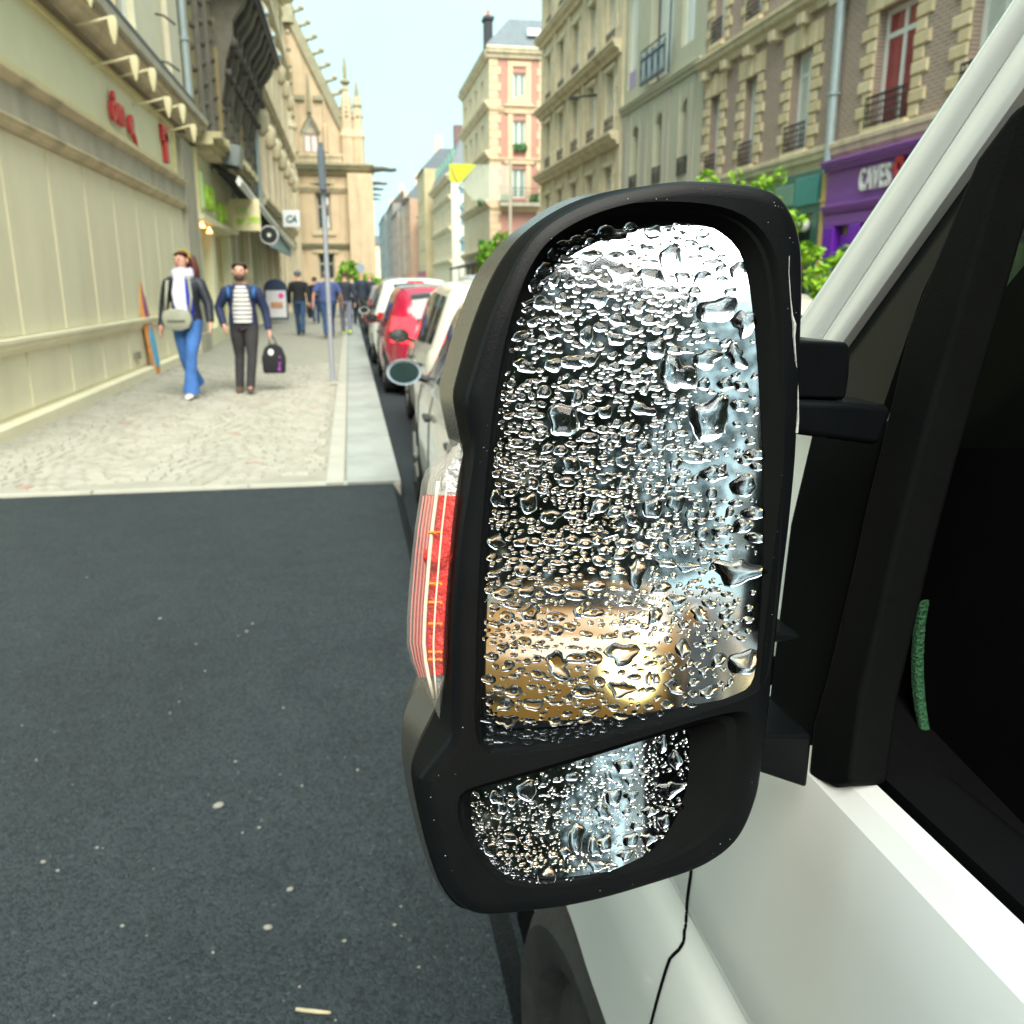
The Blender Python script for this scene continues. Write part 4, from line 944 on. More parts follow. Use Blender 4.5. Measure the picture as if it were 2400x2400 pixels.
def car(name, label, loc, paint, group, rz=0.0, L=3.9, Wd=1.70, H=1.47, hatch=.42, lit=False, mirror=None, mirror_glass=None, front_lamps=None, tall_tail=True, roof_paint=None, plate=True, lit_head=None, low_tail=False):
    C = tag(empty(name, loc, rz), label, "car", group)
    yr, yf = -L/2, L/2; wb = L*.315; zc, ra = .31, .355
    top = [(yr, .86), (yr+.05, .97), (yr+.05+hatch*.7, H-.12), (yr+.12+hatch, H-.03), (yr+L*.42, H), (yr+L*.55, H-.04), (yr+L*.74, .99), (yr+L*.90, .84), (yf-.03, .70), (yf, .60)]
    hw = [(yr, .70), (yr+.12, .80), (yr+.5, .97), (yr+L*.4, 1.0), (yr+L*.75, .98), (yf-.35, .90), (yf-.08, .76), (yf, .66)]
    belt = [(yr, .80), (yr+.3, .93), (yr+L*.5, .89), (yr+L*.75, .86), (yf, .58)]
    def half(y):
        w = interp(hw, y)*Wd/2; zt = interp(top, y); zb_ = .20
        for yw in (-wb, wb):
            if abs(y-yw) < ra: zb_ = max(zb_, zc+math.sqrt(ra*ra-(y-yw)**2))
        be = min(interp(belt, y), zt-.03)
        lo = [(w*.86, zb_), (w*.97, zb_+.03), (w*1.0, max(zb_+.06, .42)), (w*1.005, max(zb_+.08, .58)), (w*.995, max(zb_+.1, be-.10)), (w*.965, max(zb_+.12, be))]
        cab = zt-be
        if cab > .10:
            wr = w*.94-cab*.30; up = [(w*.935, be+.03), (wr, zt-.07), (wr-.07, zt-.015), (wr*.5, zt+.012), (0, zt+.015)]
        else: up = [(w*.93, be+.012), (w*.88, zt-.012), (w*.75, zt-.003), (w*.4, zt+.008), (0, zt+.012)]
        return lo+up
    st = [yr, yr+.02, yr+.06]+[yr+.06+(L-.12)*k/56 for k in range(1, 56)]+[yf-.06, yf-.02, yf]
    rings = []
    for y in st:
        h = half(y); rings.append([(x, y, z) for x, z in h]+[(-x, y, z) for x, z in reversed(h[:-1])])
    b = MB(); b.loft(rings, (True, True), False); body = b.build("body", paint, C, smooth=40)
    MB().box(-Wd*.40, yr+.1, .16, Wd*.40, yf-.1, .5).build("underbody", m_trim, C)
    # side windows, following the body section
    ya, yb = yr+.12+hatch, yr+L*.70; cuts = [ya, ya+(yb-ya)*.18, ya+(yb-ya)*.22, ya+(yb-ya)*.58, ya+(yb-ya)*.62, yb]
    for s in (-1, 1):
        for k in (0, 2, 4):
            ring = []
            for i in range(7):
                y = cuts[k]+(cuts[k+1]-cuts[k])*i/6; h = half(y); lo_, hi_ = h[6], h[7]
                a0, a1 = .06, .94
                p = [(lo_[0]+(hi_[0]-lo_[0])*t+.006, lo_[1]+(hi_[1]-lo_[1])*t) for t in (a0, .5, a1)]
                if hi_[1]-lo_[1] < .05: continue
                ring.append([(s*x, y, z) for x, z in p])
            if len(ring) > 1: MB().loft(ring, (False, False), False).build("side_window", m_cglass, C, smooth=True)
    def across(y0, y1, name, mat, n=8, f=.86, up=.008):
        ring = []
        for i in range(n+1):
            y = y0+(y1-y0)*i/n; h = half(y); wr = h[8][0]*f; zt = h[-1][1]
            ring.append([(wr*x, y-(.012 if y < 0 else -.008), zt-(.03*abs(x)**2.5)+up) for x in (-1, -.6, -.2, .2, .6, 1)])
        MB().loft(ring, (False, False), False).build(name, mat, C, smooth=True)
    across(yr+.09, yr+.05+hatch*.78, "rear_window", m_cglass); across(yr+L*.56, yr+L*.735, "windscreen", m_cglass)
    # wheels
    ty = MB().lathe([(.19, -.09), (.285, -.10), (.31, -.08), (.31, .08), (.285, .10), (.19, .09)], n=28, axis='x').mesh("tyre", m_tyre, 40)
    rm = MB().lathe([(.03, -.07), (.05, -.085), (.17, -.06), (.195, -.09), (.195, .09)], n=20, axis='x')
    for k in range(5):
        a = k*2*math.pi/5; rm.tube([(-.08, .05*math.cos(a), .05*math.sin(a)), (-.078, .18*math.cos(a), .18*math.sin(a))], (.02, .03), 6)
    rm = rm.mesh("rim", m_rim, 40)
    for yw in (-wb, wb):
        for s in (-1, 1):
            w = empty("wheel", (s*(Wd/2-.115), yw, zc), 0 if s < 0 else math.pi, C); inst("tyre", ty, w); inst("rim", rm, w)
            MB().box(-.02, -.34, -.2, .05 if s < 0 else .05, .34, .34).build("wheel_well", m_trim, w, loc=(.14, 0, 0))
    # rear: lamps, bumper insert, plate, spoiler, high brake lamp
    for s in (-1, 1):
        zz = (.36, .50) if low_tail else (.72, 1.06) if tall_tail else (.80, .98); p = []
        for z in (zz[0], (zz[0]+zz[1])/2, zz[1]):
            r = []
            for y in (yr+.30, yr+.16, yr+.06, yr+.015):
                h = half(y); w = interp(hw, y)*Wd/2; r.append((s*(w*.985+.006 if z < .95 else w*.95), y-.012, z))
            r.append((s*(interp(hw, yr)*Wd/2*.70), yr-.012, z)); p.append(r)
        MB().loft(p, (False, False), False).build("tail_lamp", m_tailon if lit else m_tail, C, smooth=60)
    MB().box(-Wd*.33, yr-.02, .26, Wd*.33, yr+.05, .44).build("bumper_insert", m_trim, C, bevel=.02)
    if plate: MB().box(-.26, yr-.03, .50, .26, yr-.004, .61).build("number_plate", m_plate, C, bevel=.005)
    MB().box(-.16, yr+.09+hatch*.72, H-.085, .16, yr+.12+hatch*.72, H-.05).build("high_brake_lamp", m_tailon if lit else m_tail, C)
    if roof_paint:
        ring = []
        for i in range(9):
            y = yr+.14+hatch+(L*.40-hatch)*i/8; h = half(y); ring.append([(h[8][0]*x*1.02, y, h[-1][1]-(.026*abs(x)**3)+.008) for x in (-1, -.5, 0, .5, 1)])
        MB().loft(ring, (False, False), False).build("roof_panel", roof_paint, C, smooth=True)
    # door mirrors, handles, waist seams
    mm = mirror or paint; ym = yr+L*.66
    for s in (-1, 1):
        q = half(ym); x0 = q[5][0]
        mo = MB().loft([[(s*(x0+.12+.105*cx_*f), ym+d, .955+.075*cz_*f) for cx_, cz_ in ((math.cos(a), math.sin(a)) for a in [k*math.pi/8 for k in range(16)])] for d, f in ((-.012, .98), (-.02, 1.0), (.03, 1.02), (.07, .9), (.11, .5))]).build("door_mirror", mm, C, smooth=45)
        MB().loft([[(s*(x0+.12+.105*cx_*f), ym-.016, .955+.075*cz_*f) for cx_, cz_ in ((math.cos(a), math.sin(a)) for a in [k*math.pi/8 for k in range(16)])] for f in (.86, .02)], (False, True)).build("mirror_glass", mirror_glass or m_cglass, mo)
        MB().tube([(s*(x0-.03), ym+.04, .90), (s*(x0+.06), ym+.04, .93)], .025, 6).build("mirror_arm", m_trim, mo)
        for yy in (ya+.25, ya+1.15):
            q = half(yy); MB().box(s*(q[3][0]-.005), yy, .78, s*(q[3][0]+.028), yy+.16, .805).build("door_handle", m_trim, C, bevel=.006)
        for yy in (ya+(yb-ya)*.60, yb+.05):
            MB().tube([(s*(half(yy)[k][0]+.001), yy, half(yy)[k][1]) for k in (1, 2, 3, 4, 5)], .004, 4).build("door_seam", m_trim, C)
    # front
    MB().box(-Wd*.30, yf-.08, .30 if front_lamps is None else .42, Wd*.30 if front_lamps is None else -Wd*.12, yf+.012, .50).build("grille", m_trim, C, bevel=.02)
    for s in (-1, 1):
        if front_lamps == 'round':
            hl = MB().lathe([(.02, .02), (.12, .035), (.165, .01), (.175, -.03), (.17, -.1)], (s*Wd*.33, yf-.02, .66), 28, 'y').build("headlamp", lit_head if (lit_head and s == lit_side) else M("headlamp_glass", (.5, .5, .45), .1, .1, 10, spec=.8), C, smooth=40)
            MB().lathe([(.172, .03), (.20, .02), (.20, -.08), (.172, -.08)], (s*Wd*.33, yf-.02, .66), 28, 'y', False).build("lamp_rim", m_rim, hl, smooth=40)
        else: MB().ball((s*Wd*.34, yf-.16, .66), .17, .16, .09, 12, 8).build("headlamp", M("headlamp_glass", (.5, .5, .45), .1, .1, 10, spec=.8), C, smooth=True)
    return C
lit_side = 1
p_silver = M("beige_silver_paint", (.56, .54, .47), .25, .03, 1, coat=.7)
p_beige = M("cream_white_paint", (.72, .69, .60), .22, .02, 1, coat=.7)
p_red = M("red_car_paint", (.36, .006, .04), .22, .04, 1, coat=.8)
p_white = M("white_car_paint", (.78, .82, .79), .2, .02, 1, coat=.8)
p_skyroof = M("sky_reflection_roof", (.74, .70, .80), .2, .02, 1, coat=.8)  # lilac sky reflection on the red car's roof, put in as paint colour
p_dark = M("dark_car_paint", (.03, .035, .04), .25, .05, 1, coat=.6)
p_grey = M("grey_car_paint", (.30, .32, .33), .3, .05, 1, coat=.6)
m_mb = M("mirror_cap_blue_grey", (.36, .44, .50), .25, .05, 10, coat=.5)
gC = "cars parked along the left kerb"
car("parked_car", "silver-beige car parked closest, its blue-grey door mirror showing beside the wing mirror", (1.23, 4.72, 0), p_silver, gC, mirror=m_mb, mirror_glass=M("teal_mirror_glass", (.02, .04, .038), .12, .2, 6, spec=.25))
car("parked_car", "cream-white hatchback with black door mirrors parked before the red car", (1.42, 8.75, 0), p_beige, gC, L=3.75, H=1.50, mirror=m_trim, low_tail=True)
car("parked_car", "red hatchback with a pale sky reflection painted on its roof and upright red tail lamps", (1.26, 13.75, 0), p_red, gC, L=3.85, H=1.46, roof_paint=p_skyroof, lit=True)
car("parked_car", "white high-roofed car parked ahead of the red hatchback", (1.22, 18.6, 0), p_white, gC, L=4.2, H=1.60, tall_tail=False, roof_paint=p_white)
car("parked_car", "dark car parked ahead of the white one", (1.30, 23.6, 0), p_dark, gC, L=4.1, H=1.48)
car("parked_car", "pale grey car far along the kerb", (1.30, 29.0, 0), p_grey, gC, L=4.1, H=1.48)
car("braking_car", "car out in the lane with two lit red tail lamps above the red hatchback's roof", (3.75, 26.5, 0), p_grey, "cars driving up the street", H=1.75, L=4.4, lit=True)
car("driving_car", "dark car far up the street, before the awnings", (4.1, 40, 0), p_dark, "cars driving up the street", L=4.3)
# car with a lit headlamp, added behind the camera for the mirror's warm glow
m_lamp_on = M("added_lit_headlamp", (1, .9, .6), .3, 0, emit=(1.0, .74, .22), estr=2.8)
p_ochre = M("ochre_car_paint", (.55, .24, .04), .35, .08, 2, coat=.4)
car("added_ochre_car", "ochre car with a lit round headlamp, added for the warm glow in the wing mirror", (-.82, -4.85, .13), p_ochre, "cars added behind the camera", L=3.7, H=1.20, front_lamps='round', lit_head=m_lamp_on)

# ================================================================== people
m_skin = M("skin", (.62, .34, .26), .55, .08, 12)
def ellipse(c, rx_, ry_, n=14, tilt=(0, 0)):
    return [(c[0]+rx_*math.cos(2*math.pi*i/n), c[1]+ry_*math.sin(2*math.pi*i/n), c[2]+tilt[0]*math.cos(2*math.pi*i/n)+tilt[1]*math.sin(2*math.pi*i/n)) for i in range(n)]
def skin_body(J, name, mat, parent, fat=1.0):
    """one continuous body grown over the joints with the skin modifier"""
    vs, es, rs = [], [], []
    def v(p, r): vs.append(tuple(p)); rs.append(r); return len(vs)-1
    def chain(first, pts):
        k = first
        for p, r in pts:
            n = v(p, r); es.append((k, n)); k = n
        return k
    P = lambda k: Vector(J[k])
    pel = v(J['pelvis'], .115*fat)
    ch = chain(pel, [(P('pelvis').lerp(P('chest'), .5), .115*fat), (J['chest'], .125*fat)])
    nk = chain(ch, [(J['neck'], .058), (P('neck').lerp(P('head'), .45), .056)])
    hd = P('head'); f = Vector(J['face']).normalized(); up = Vector((0, 0, 1))
    jaw = chain(nk, [(hd-up*.055+f*.025, .066)])
    sk = chain(jaw, [(hd+up*.02, .088), (hd+up*.075-f*.01, .074)])
    nose = v(hd+f*.098-up*.012, .014); es.append((len(vs)-3, nose))
    for s in ('L', 'R'):
        sh = chain(ch, [(J['sh'+s], .052), (P('sh'+s).lerp(P('el'+s), .5), .045), (J['el'+s], .038), (P('el'+s).lerp(P('wr'+s), .5), .034), (J['wr'+s], .024)])
        w = P('wr'+s); d = (w-P('el'+s)).normalized(); side = Vector((1 if s == 'L' else -1, 0, 0)); fw = d.cross(side).normalized()
        pm_ = chain(sh, [(w+d*.045, .027), (w+d*.085, .026)])
        for k, (o_, ln) in enumerate(((-.028, .055), (-.010, .068), (.009, .072), (.027, .062))):
            b0 = w+d*.09+fw*o_
            chain(pm_, [(b0, .0095), (b0+d*ln*.5+side*-.004, .009), (b0+d*ln*.85+side*-.014, .007)])
        chain(sh+0, [(w+d*.04-fw*.032, .010), (w+d*.075-fw*.045, .009)])
        chain(pel, [(J['hip'+s], .082*fat), (P('hip'+s).lerp(P('kn'+s), .5), .072*fat), (J['kn'+s], .052), (P('kn'+s).lerp(P('an'+s), .4), .05), (J['an'+s], .034), (P('an'+s)+Vector((0, 0, -.045))+Vector(J.get('toe'+s, (0, -.05, 0)))*.6, .032), (P('an'+s)+Vector((0, 0, -.05))+Vector(J.get('toe'+s, (0, -.05, 0)))*2.2, .024)])
    me = bpy.data.meshes.new(name); me.from_pydata(vs, es, []); o = bpy.data.objects.new(name, me); COL.objects.link(o)
    o.modifiers.new("skin", 'SKIN'); sd = me.skin_vertices[0].data
    for i, r in enumerate(rs): sd[i].radius = (r, r)
    sd[pel].use_root = True
    sb_ = o.modifiers.new("sub", 'SUBSURF'); sb_.levels = 1; sb_.render_levels = 1
    dg = bpy.context.evaluated_depsgraph_get(); m2 = bpy.data.meshes.new_from_object(o.evaluated_get(dg))
    bpy.data.objects.remove(o); m2.name = name; m2.materials.clear(); m2.materials.append(mat)
    m2.polygons.foreach_set("use_smooth", [True]*len(m2.polygons))
    return inst(name, m2, parent)
def limb(b, pts, rad, n=12):
    p2, r2 = [], []
    for k in range(len(pts)-1):
        for t in (0, .33, .66): p2.append(Vector(pts[k]).lerp(Vector(pts[k+1]), t)); r2.append(rad[k]+(rad[k+1]-rad[k])*t)
    p2.append(Vector(pts[-1])); r2.append(rad[-1]); b.tube(p2, r2, n, flat=(0, 1, 0))
def pose(h=1.72, face=(0, -1, 0), step=.22, arm=.1, front='L', lean=0.0, elbow=.04, spread=.0, shw=.18):
    k = h/1.72; f = 1 if front == 'L' else -1
    J = dict(pelvis=(0, 0, .93*k), chest=(0, lean, 1.26*k), neck=(0, lean*1.2, 1.44*k), head=(0, -.015+lean*1.3, 1.60*k), face=face)
    for s, sg in (('L', 1), ('R', -1)):
        st = step*f*sg
        J['sh'+s] = (sg*shw*k, lean, 1.385*k)
        a = -arm*f*sg
        J['el'+s] = (sg*(shw+.06+spread)*k, a*.5+.03+lean, 1.11*k); J['wr'+s] = (sg*(shw+.07+spread*1.2)*k, a*1.4-elbow+lean, .87*k)
        J['hip'+s] = (sg*.09*k, 0, .88*k); J['kn'+s] = (sg*.085*k, -st*.55-.03, .49*k); J['an'+s] = (sg*.075*k, -st if st > 0 else -st*1.1, .085*k+(0 if st > 0 else .05))
        J['toe'+s] = (0, -.06, .01 if st > 0 else -.03)
    return J
def torso(b, J, zs, n=16):
    """zs: list of (z fraction 0 pelvis..1 neck, rx, ry, y shift)"""
    P0, P1 = Vector(J['pelvis']), Vector(J['neck']); rings = []
    for t, rx_, ry_, dy in zs:
        c = P0.lerp(P1, t); rings.append(ellipse((c.x, c.y+dy, c.z), rx_, ry_, n))
    b.loft(rings)
def person(label, loc, rz, J, top, topmat, pantmat, shoemat, hair=None, hairmat=None, group="people on the footway", fat=1.0, open_front=None, flare=0.0, sleeves=True, h=1.72, skinm=None):
    k = h/1.72; O = tag(empty("person", loc, rz), label, "person", group)
    body = skin_body(J, "body", skinm or m_skin, O, fat)
    b = MB()
    torso(b, J, [(-.03 if top == 'jacket' else .02, .185*k*fat, .13*k*fat, 0), (.12, .18*k*fat, .125*k*fat, 0), (.35, .165*k*fat, .115*k*fat, 0), (.62, .185*k*fat, .125*k*fat, 0), (.80, .212*k, .12*k, .0), (.90, .19*k, .105*k, .005), (.955, .135*k, .09*k, .005), (1.0, .085*k, .078*k, .0)])
    for s in ('L', 'R'):
        sg = 1 if s == 'L' else -1; sh = Vector(J['sh'+s]); el, wr = Vector(J['el'+s]), Vector(J['wr'+s])
        if sleeves: limb(b, [sh+Vector((-sg*.07, 0, -.01)), sh+Vector((sg*.012, 0, -.045)), el, wr], [.062*k, .073*k, .060*k, .046*k])
        else: limb(b, [sh+Vector((-sg*.07, 0, -.01)), sh+Vector((sg*.012, 0, -.045)), sh.lerp(el, .8)], [.064*k, .08*k, .078*k])
    tm = b.build("jacket" if top == 'jacket' else "top", topmat, O, smooth=60)
    b = MB()
    torso(b, J, [(-.16, .165*k*fat, .12*k*fat, 0), (-.05, .172*k*fat, .125*k*fat, 0), (.07, .165*k*fat, .118*k*fat, 0)])
    for s in ('L', 'R'):
        hp, kn, an = Vector(J['hip'+s]), Vector(J['kn'+s]), Vector(J['an'+s])
        limb(b, [hp+Vector((0, 0, .03)), hp.lerp(kn, .4), kn, kn.lerp(an, .55), an+Vector((0, 0, -.02))], [.098*k*fat, .09*k*fat, .066*k, .062*k+flare*.3, .056*k+flare])
    b.build("trousers", pantmat, O, smooth=60)
    for s in ('L', 'R'):
        an = Vector(J['an'+s]); t = Vector(J['toe'+s]); d = Vector((0, -1, t.z*3)).normalized(); side = Vector((1, 0, 0)); up = d.cross(side)*-1
        if up.z < 0: up = -up
        rings = []
        for dd, w, hh in ((-.075, .028, .05), (-.05, .04, .075), (.0, .042, .085), (.07, .046, .06), (.13, .045, .045), (.17, .03, .03)):
            c = an+d*dd-up*.075; rings.append([c+side*(w*math.cos(2*math.pi*i/10))+up*(hh*.5+hh*.5*math.sin(2*math.pi*i/10)) for i in range(10)])
        MB().loft(rings).build("shoe", shoemat, O, smooth=60)
    hd = Vector(J['head']); f = Vector(J['face']).normalized(); r = f.cross(Vector((0, 0, 1)))
    if hair != 'bald':
        b = MB(); rings = []
        for a in (-.25, .15, .55, .95, 1.3, 1.5):
            ca, sa = max(math.cos(a), .08), math.sin(a); ring = []
            for i in range(16):
                th = 2*math.pi*i/16; q = -f*math.cos(th)+r*math.sin(th); front = max(0, -math.cos(th))
                z = sa*.086
                if front > .3 and a < .7: z = max(z, .055)          # hairline stays above the face
                ring.append(hd+q*(.096*ca*(1-.08*front))+Vector((0, 0, .028+z))-f*.012)
            rings.append(ring)
        b.loft(rings, (False, True)); b.build("hair" if hair != 'cap' else "cap", hairmat, O, smooth=True)
    for s in (-1, 1):
        MB().ball(tuple(hd+f*.084+r*(s*.034)+Vector((0, 0, .018))), .011, .011, .008, 8, 6).build("eye", M("eye_dark", (.03, .02, .02), .3), body)
        MB().ball(tuple(hd+r*(s*.084)-Vector((0, 0, .0))), .014, .022, .032, 8, 6).build("ear", skinm or m_skin, body)
    MB().ball(tuple(hd+f*.088-Vector((0, 0, .052))), .026, .010, .008, 8, 6).build("mouth", M("lips", (.45, .14, .13), .5), body)
    return O, J, hd, f, r
m_jean = M("blue_denim", (.05, .15, .42), .85, .3, 5, bump=.3, bscale=80); m_jeand = M("dark_denim", (.03, .07, .15), .85, .25, 6)
m_bj = M("black_quilted_jacket", (.018, .022, .032), .5, .35, 14, bump=.5, bscale=25); m_navy = M("navy_jacket", (.018, .03, .085), .7, .25, 8, bump=.2)
m_blkc = M("black_cloth", (.014, .015, .018), .85, .3, 8); m_char = M("charcoal_trousers", (.035, .033, .036), .85, .25, 8)
m_hairb = M("auburn_hair", (.10, .03, .02), .5, .4, 25); m_haird = M("dark_hair", (.06, .035, .022), .6, .3, 25)
m_cob = M("cobalt_top", (.01, .035, .52), .6, .15, 10)
# ---- woman in a scarf
pw_ = atZ(455, 930, ZS)
J = pose(1.72, (-.42, -1, .02), .20, .10, 'L', elbow=.02, spread=.04, shw=.17)
J['wrL'] = (.29, -.08, .90); J['wrR'] = (-.30, .0, .86); J['anL'] = (.03, -.20, .085); J['knL'] = (.055, -.17, .49); J['anR'] = (-.03, .26, .16); J['knR'] = (-.07, .02, .47)
WO, J, hd, f, r = person("woman in blue jeans, dark quilted jacket and pale scarf, walking with a grey shoulder bag", (pw_.x, pw_.y, ZS), R_(-6), J, 'jacket', m_bj, m_jean, M("white_trainer", (.75, .77, .78), .6), 'long', m_hairb, flare=.045, h=1.72)
b = MB(); torso(b, J, [(.0, .135, .145, -.012), (.2, .14, .14, -.014), (.5, .135, .135, -.014), (.8, .12, .125, -.014), (.97, .07, .09, -.012)]); b.build("blue_top", m_cob, WO, smooth=60)
m_sc = M("pale_lilac_scarf", (.66, .66, .84), .8, .12, 14, bump=.4, bscale=40)
nk = Vector(J['neck'])
b = MB(); b.tube([nk+Vector((.085*math.cos(a), .075*math.sin(a)-.01, .01+.018*math.sin(3*a))) for a in [k*math.pi/8 for k in range(17)]], (.05, .062), 10, False)
b.loft([[nk+Vector((dx+sx*w, -.13-dy+sy*.016, z)) for sx, sy in ((-1, -1), (0, -1.5), (1, -1), (1, 1), (-1, 1))] for z, w, dx, dy in ((.03, .055, -.01, -.02), (-.08, .062, -.01, .02), (-.2, .075, -.02, .035), (-.33, .07, -.015, .035), (-.46, .055, .015, .03), (-.56, .022, .02, .03))])
b.build("scarf", m_sc, WO, smooth=60)
b = MB()                                                          # long hair falling behind the left shoulder, and the yellow band
for k in range(9):
    a = -1.2+k*.32; b.tube([hd+Vector((0, 0, .09))-f*.04, hd-f*(.10*math.cos(a*.6))+r*(.10*math.sin(a))+Vector((0, 0, .02)), hd-f*.12+r*(.11*math.sin(a))-Vector((0, 0, .12)), hd-f*.13+r*(.12*math.sin(a)-.01)-Vector((0, 0, .27+.03*math.cos(k*2)))], [.03, .05, .045, .012], 7)
b.build("long_hair", m_hairb, WO, smooth=True)
b = MB(); b.tube([hd+r*(.098*math.cos(a))+Vector((0, 0, .032+.090*math.sin(a)))-f*(.02+.015*math.sin(a)) for a in [math.pi*k/12 for k in range(13)]], (.006, .014), 6); b.build("headband", M("mustard", (.42, .31, .02), .7, .2, 20), WO, smooth=True)
BG = tag(empty("shoulder_bag", (0, 0, 0)), "grey-green shoulder bag worn across the woman's hip", "bag")
BG.location = WO.location; BG.rotation_euler = WO.rotation_euler
m_bag = M("sage_canvas", (.32, .33, .26), .8, .15, 10, bump=.3)
b = MB(); rings = []
for y, f_ in ((-.235, .82), (-.22, 1), (-.16, 1.02), (-.145, .9)):
    rings.append([(-.06+x*f_, y, .93+z*f_) for x, z in ((-.14, .10), (-.05, .125), (.06, .12), (.15, .09), (.17, .0), (.13, -.09), (.04, -.125), (-.07, -.12), (-.15, -.06), (-.165, .03))])
b.loft(rings); b.build("bag_body", m_bag, BG, smooth=50)
MB().box(-.16, -.243, .905, .04, -.234, .925).build("pocket_slit", M("dark_slit", (.1, .1, .08), .8), BG)
MB().tube([(.10, -.19, 1.03), (.115, -.165, 1.2), (.10, -.15, 1.38), (.06, -.05, 1.46)], (.018, .006), 6, flat=(0, 1, 0)).build("strap", m_bag, BG, smooth=True)
MB().tube([(-.19, -.17, 1.03), (-.175, -.15, 1.2), (-.15, -.135, 1.38)], (.018, .006), 6, flat=(0, 1, 0)).build("strap", m_bag, BG, smooth=True)
# ---- bearded man in a striped shirt
pm2 = atZ(583, 918, ZS)
J = pose(1.60, (-.10, -1, .03), .14, .05, 'L', elbow=.02, spread=.015, shw=.185)
J['wrR'] = (-.23, -.10, .84); J['elR'] = (-.29, .05, 1.05); J['wrL'] = (.30, .02, .78); J['elL'] = (.27, .06, 1.03); J['anR'] = (-.10, -.02, .09); J['anL'] = (.04, -.20, .10)
MN, J, hd, f, r = person("bearded man in a navy jacket over a striped shirt, carrying a dark bag", (pm2.x, pm2.y, ZS), R_(3), J, 'jacket', m_navy, m_char, M("brown_shoe", (.10, .06, .045), .6), 'short', m_haird, h=1.62, fat=1.04)
def stripe_mat(name, c1, c2, fr):
    m = M(name, c1, .8, .05); nt = m.node_tree; w = nt.nodes.new("ShaderNodeTexWave"); w.bands_direction = 'Z'; w.inputs['Scale'].default_value = fr; tc = nt.nodes.new("ShaderNodeTexCoord"); cr = nt.nodes.new("ShaderNodeValToRGB")
    cr.color_ramp.interpolation = 'CONSTANT'; cr.color_ramp.elements[0].color = (*c1, 1); cr.color_ramp.elements[1].color = (*c2, 1); cr.color_ramp.elements[1].position = .72
    nt.links.new(tc.outputs['Object'], w.inputs['Vector']); nt.links.new(w.outputs['Fac'], cr.inputs['Fac']); nt.links.new(cr.outputs[0], nt.nodes["Principled BSDF"].inputs['Base Color']); return m
b = MB(); torso(b, J, [(.0, .14, .143, -.012), (.2, .14, .138, -.012), (.5, .135, .132, -.013), (.8, .12, .126, -.013), (.95, .08, .095, -.01)]); b.build("striped_shirt", stripe_mat("striped_jersey", (.70, .69, .66), (.06, .06, .09), 6.0), MN, smooth=60)
b = MB(); b.ball(tuple(hd+f*.055-Vector((0, 0, .072))), .062, .05, .048, 12, 8); b.build("beard", m_haird, MN, smooth=True)
for s in (-1, 1): MB().tube([(s*.15, -.115, 1.17), (s*.15, -.115, 1.24), (s*.15, -.07, 1.31), (s*.145, .05, 1.30)], (.022, .008), 6, flat=(0, 1, 0)).build("backpack_strap", M("bright_blue_strap", (.025, .11, .34), .6), MN, smooth=True)
HB = tag(empty("carrier_bag", (0, 0, 0)), "black bag with a purple print hanging from the bearded man's hand", "bag")
HB.location = MN.location; HB.rotation_euler = MN.rotation_euler
b = MB(); rings = [[(.34+x*w, .0+y*d, z) for x, y in ((-1, -1), (1, -1), (1, 1), (-1, 1))] for z, w, d in ((.23, .13, .06), (.26, .14, .07), (.42, .15, .075), (.55, .11, .05), (.60, .04, .03))]
b.loft(rings); b.build("bag_body", m_blkc, HB, smooth=50, bevel=.02)
for s in (-1, 1): MB().tube([(.34+s*.05, 0, .57), (.33+s*.03, .01, .66), (.315, .02, .715)], .008, 6).build("bag_handle", m_blkc, HB)
MB().loft([[(.38+x, -.072-.0015*k, z) for x, z in ((.0, .27), (.04, .26), (.03, .33), (.06, .41), (.03, .46), (.01, .40), (.02, .34))] for k in (0, 1)]).build("purple_print", M("purple_print", (.30, .04, .36), .6), HB)
MB().loft([[(.31+.035*math.cos(a), -.074-.0015*k, .50+.04*math.sin(a)) for a in [i*math.pi/5 for i in range(10)]] for k in (0, 1)]).build("white_print", m_white, HB)
# ---- people walking away
gA = "people walking away up the footway"
p = atZ(706, 786, ZS)
J = pose(1.72, (.1, 1, 0), .20, .12, 'L', spread=.02); J['face'] = (.12, -1, 0)
A1, J1, hd, f, r = person("man in a black sweater, jeans and grey cap walking away past the sign board", (p.x, p.y, ZS), R_(178), J, 'jacket', m_blkc, m_jeand, m_blkc, 'cap', M("grey_cap", (.10, .13, .16), .8, .2, 20), gA)
MB().loft([[hd+r*(.07*x)+f*(.07+.10*t)+Vector((0, 0, .055-.02*t+.01*(1-abs(x)))) for x in (-1, -.4, .4, 1)]+[hd+r*(.07*x)+f*(.07+.10*t)+Vector((0, 0, .045-.02*t)) for x in (1, -1)] for t in (0, .5, 1)]).build("cap_peak", M("grey_cap", (.10, .13, .16)), A1, smooth=True)
HB2 = tag(empty("jacket_on_arm", (0, 0, 0)), "dark jacket hanging from the capped man's hand", "jacket"); HB2.location = A1.location; HB2.rotation_euler = A1.rotation_euler
MB().loft([[(-.27+x*w, -.02+y*.05, z) for x, y in ((-1, -1), (1, -1), (1, 1), (-1, 1))] for z, w in ((.46, .05), (.6, .09), (.8, .075), (.87, .03))]).build("cloth", m_blkc, HB2, smooth=50)
p = atZ(772, 793, ZS)
J = pose(1.70, (-.2, -1, 0), .20, .10, 'R', spread=.07, shw=.21); J['face'] = (.4, -1, 0)
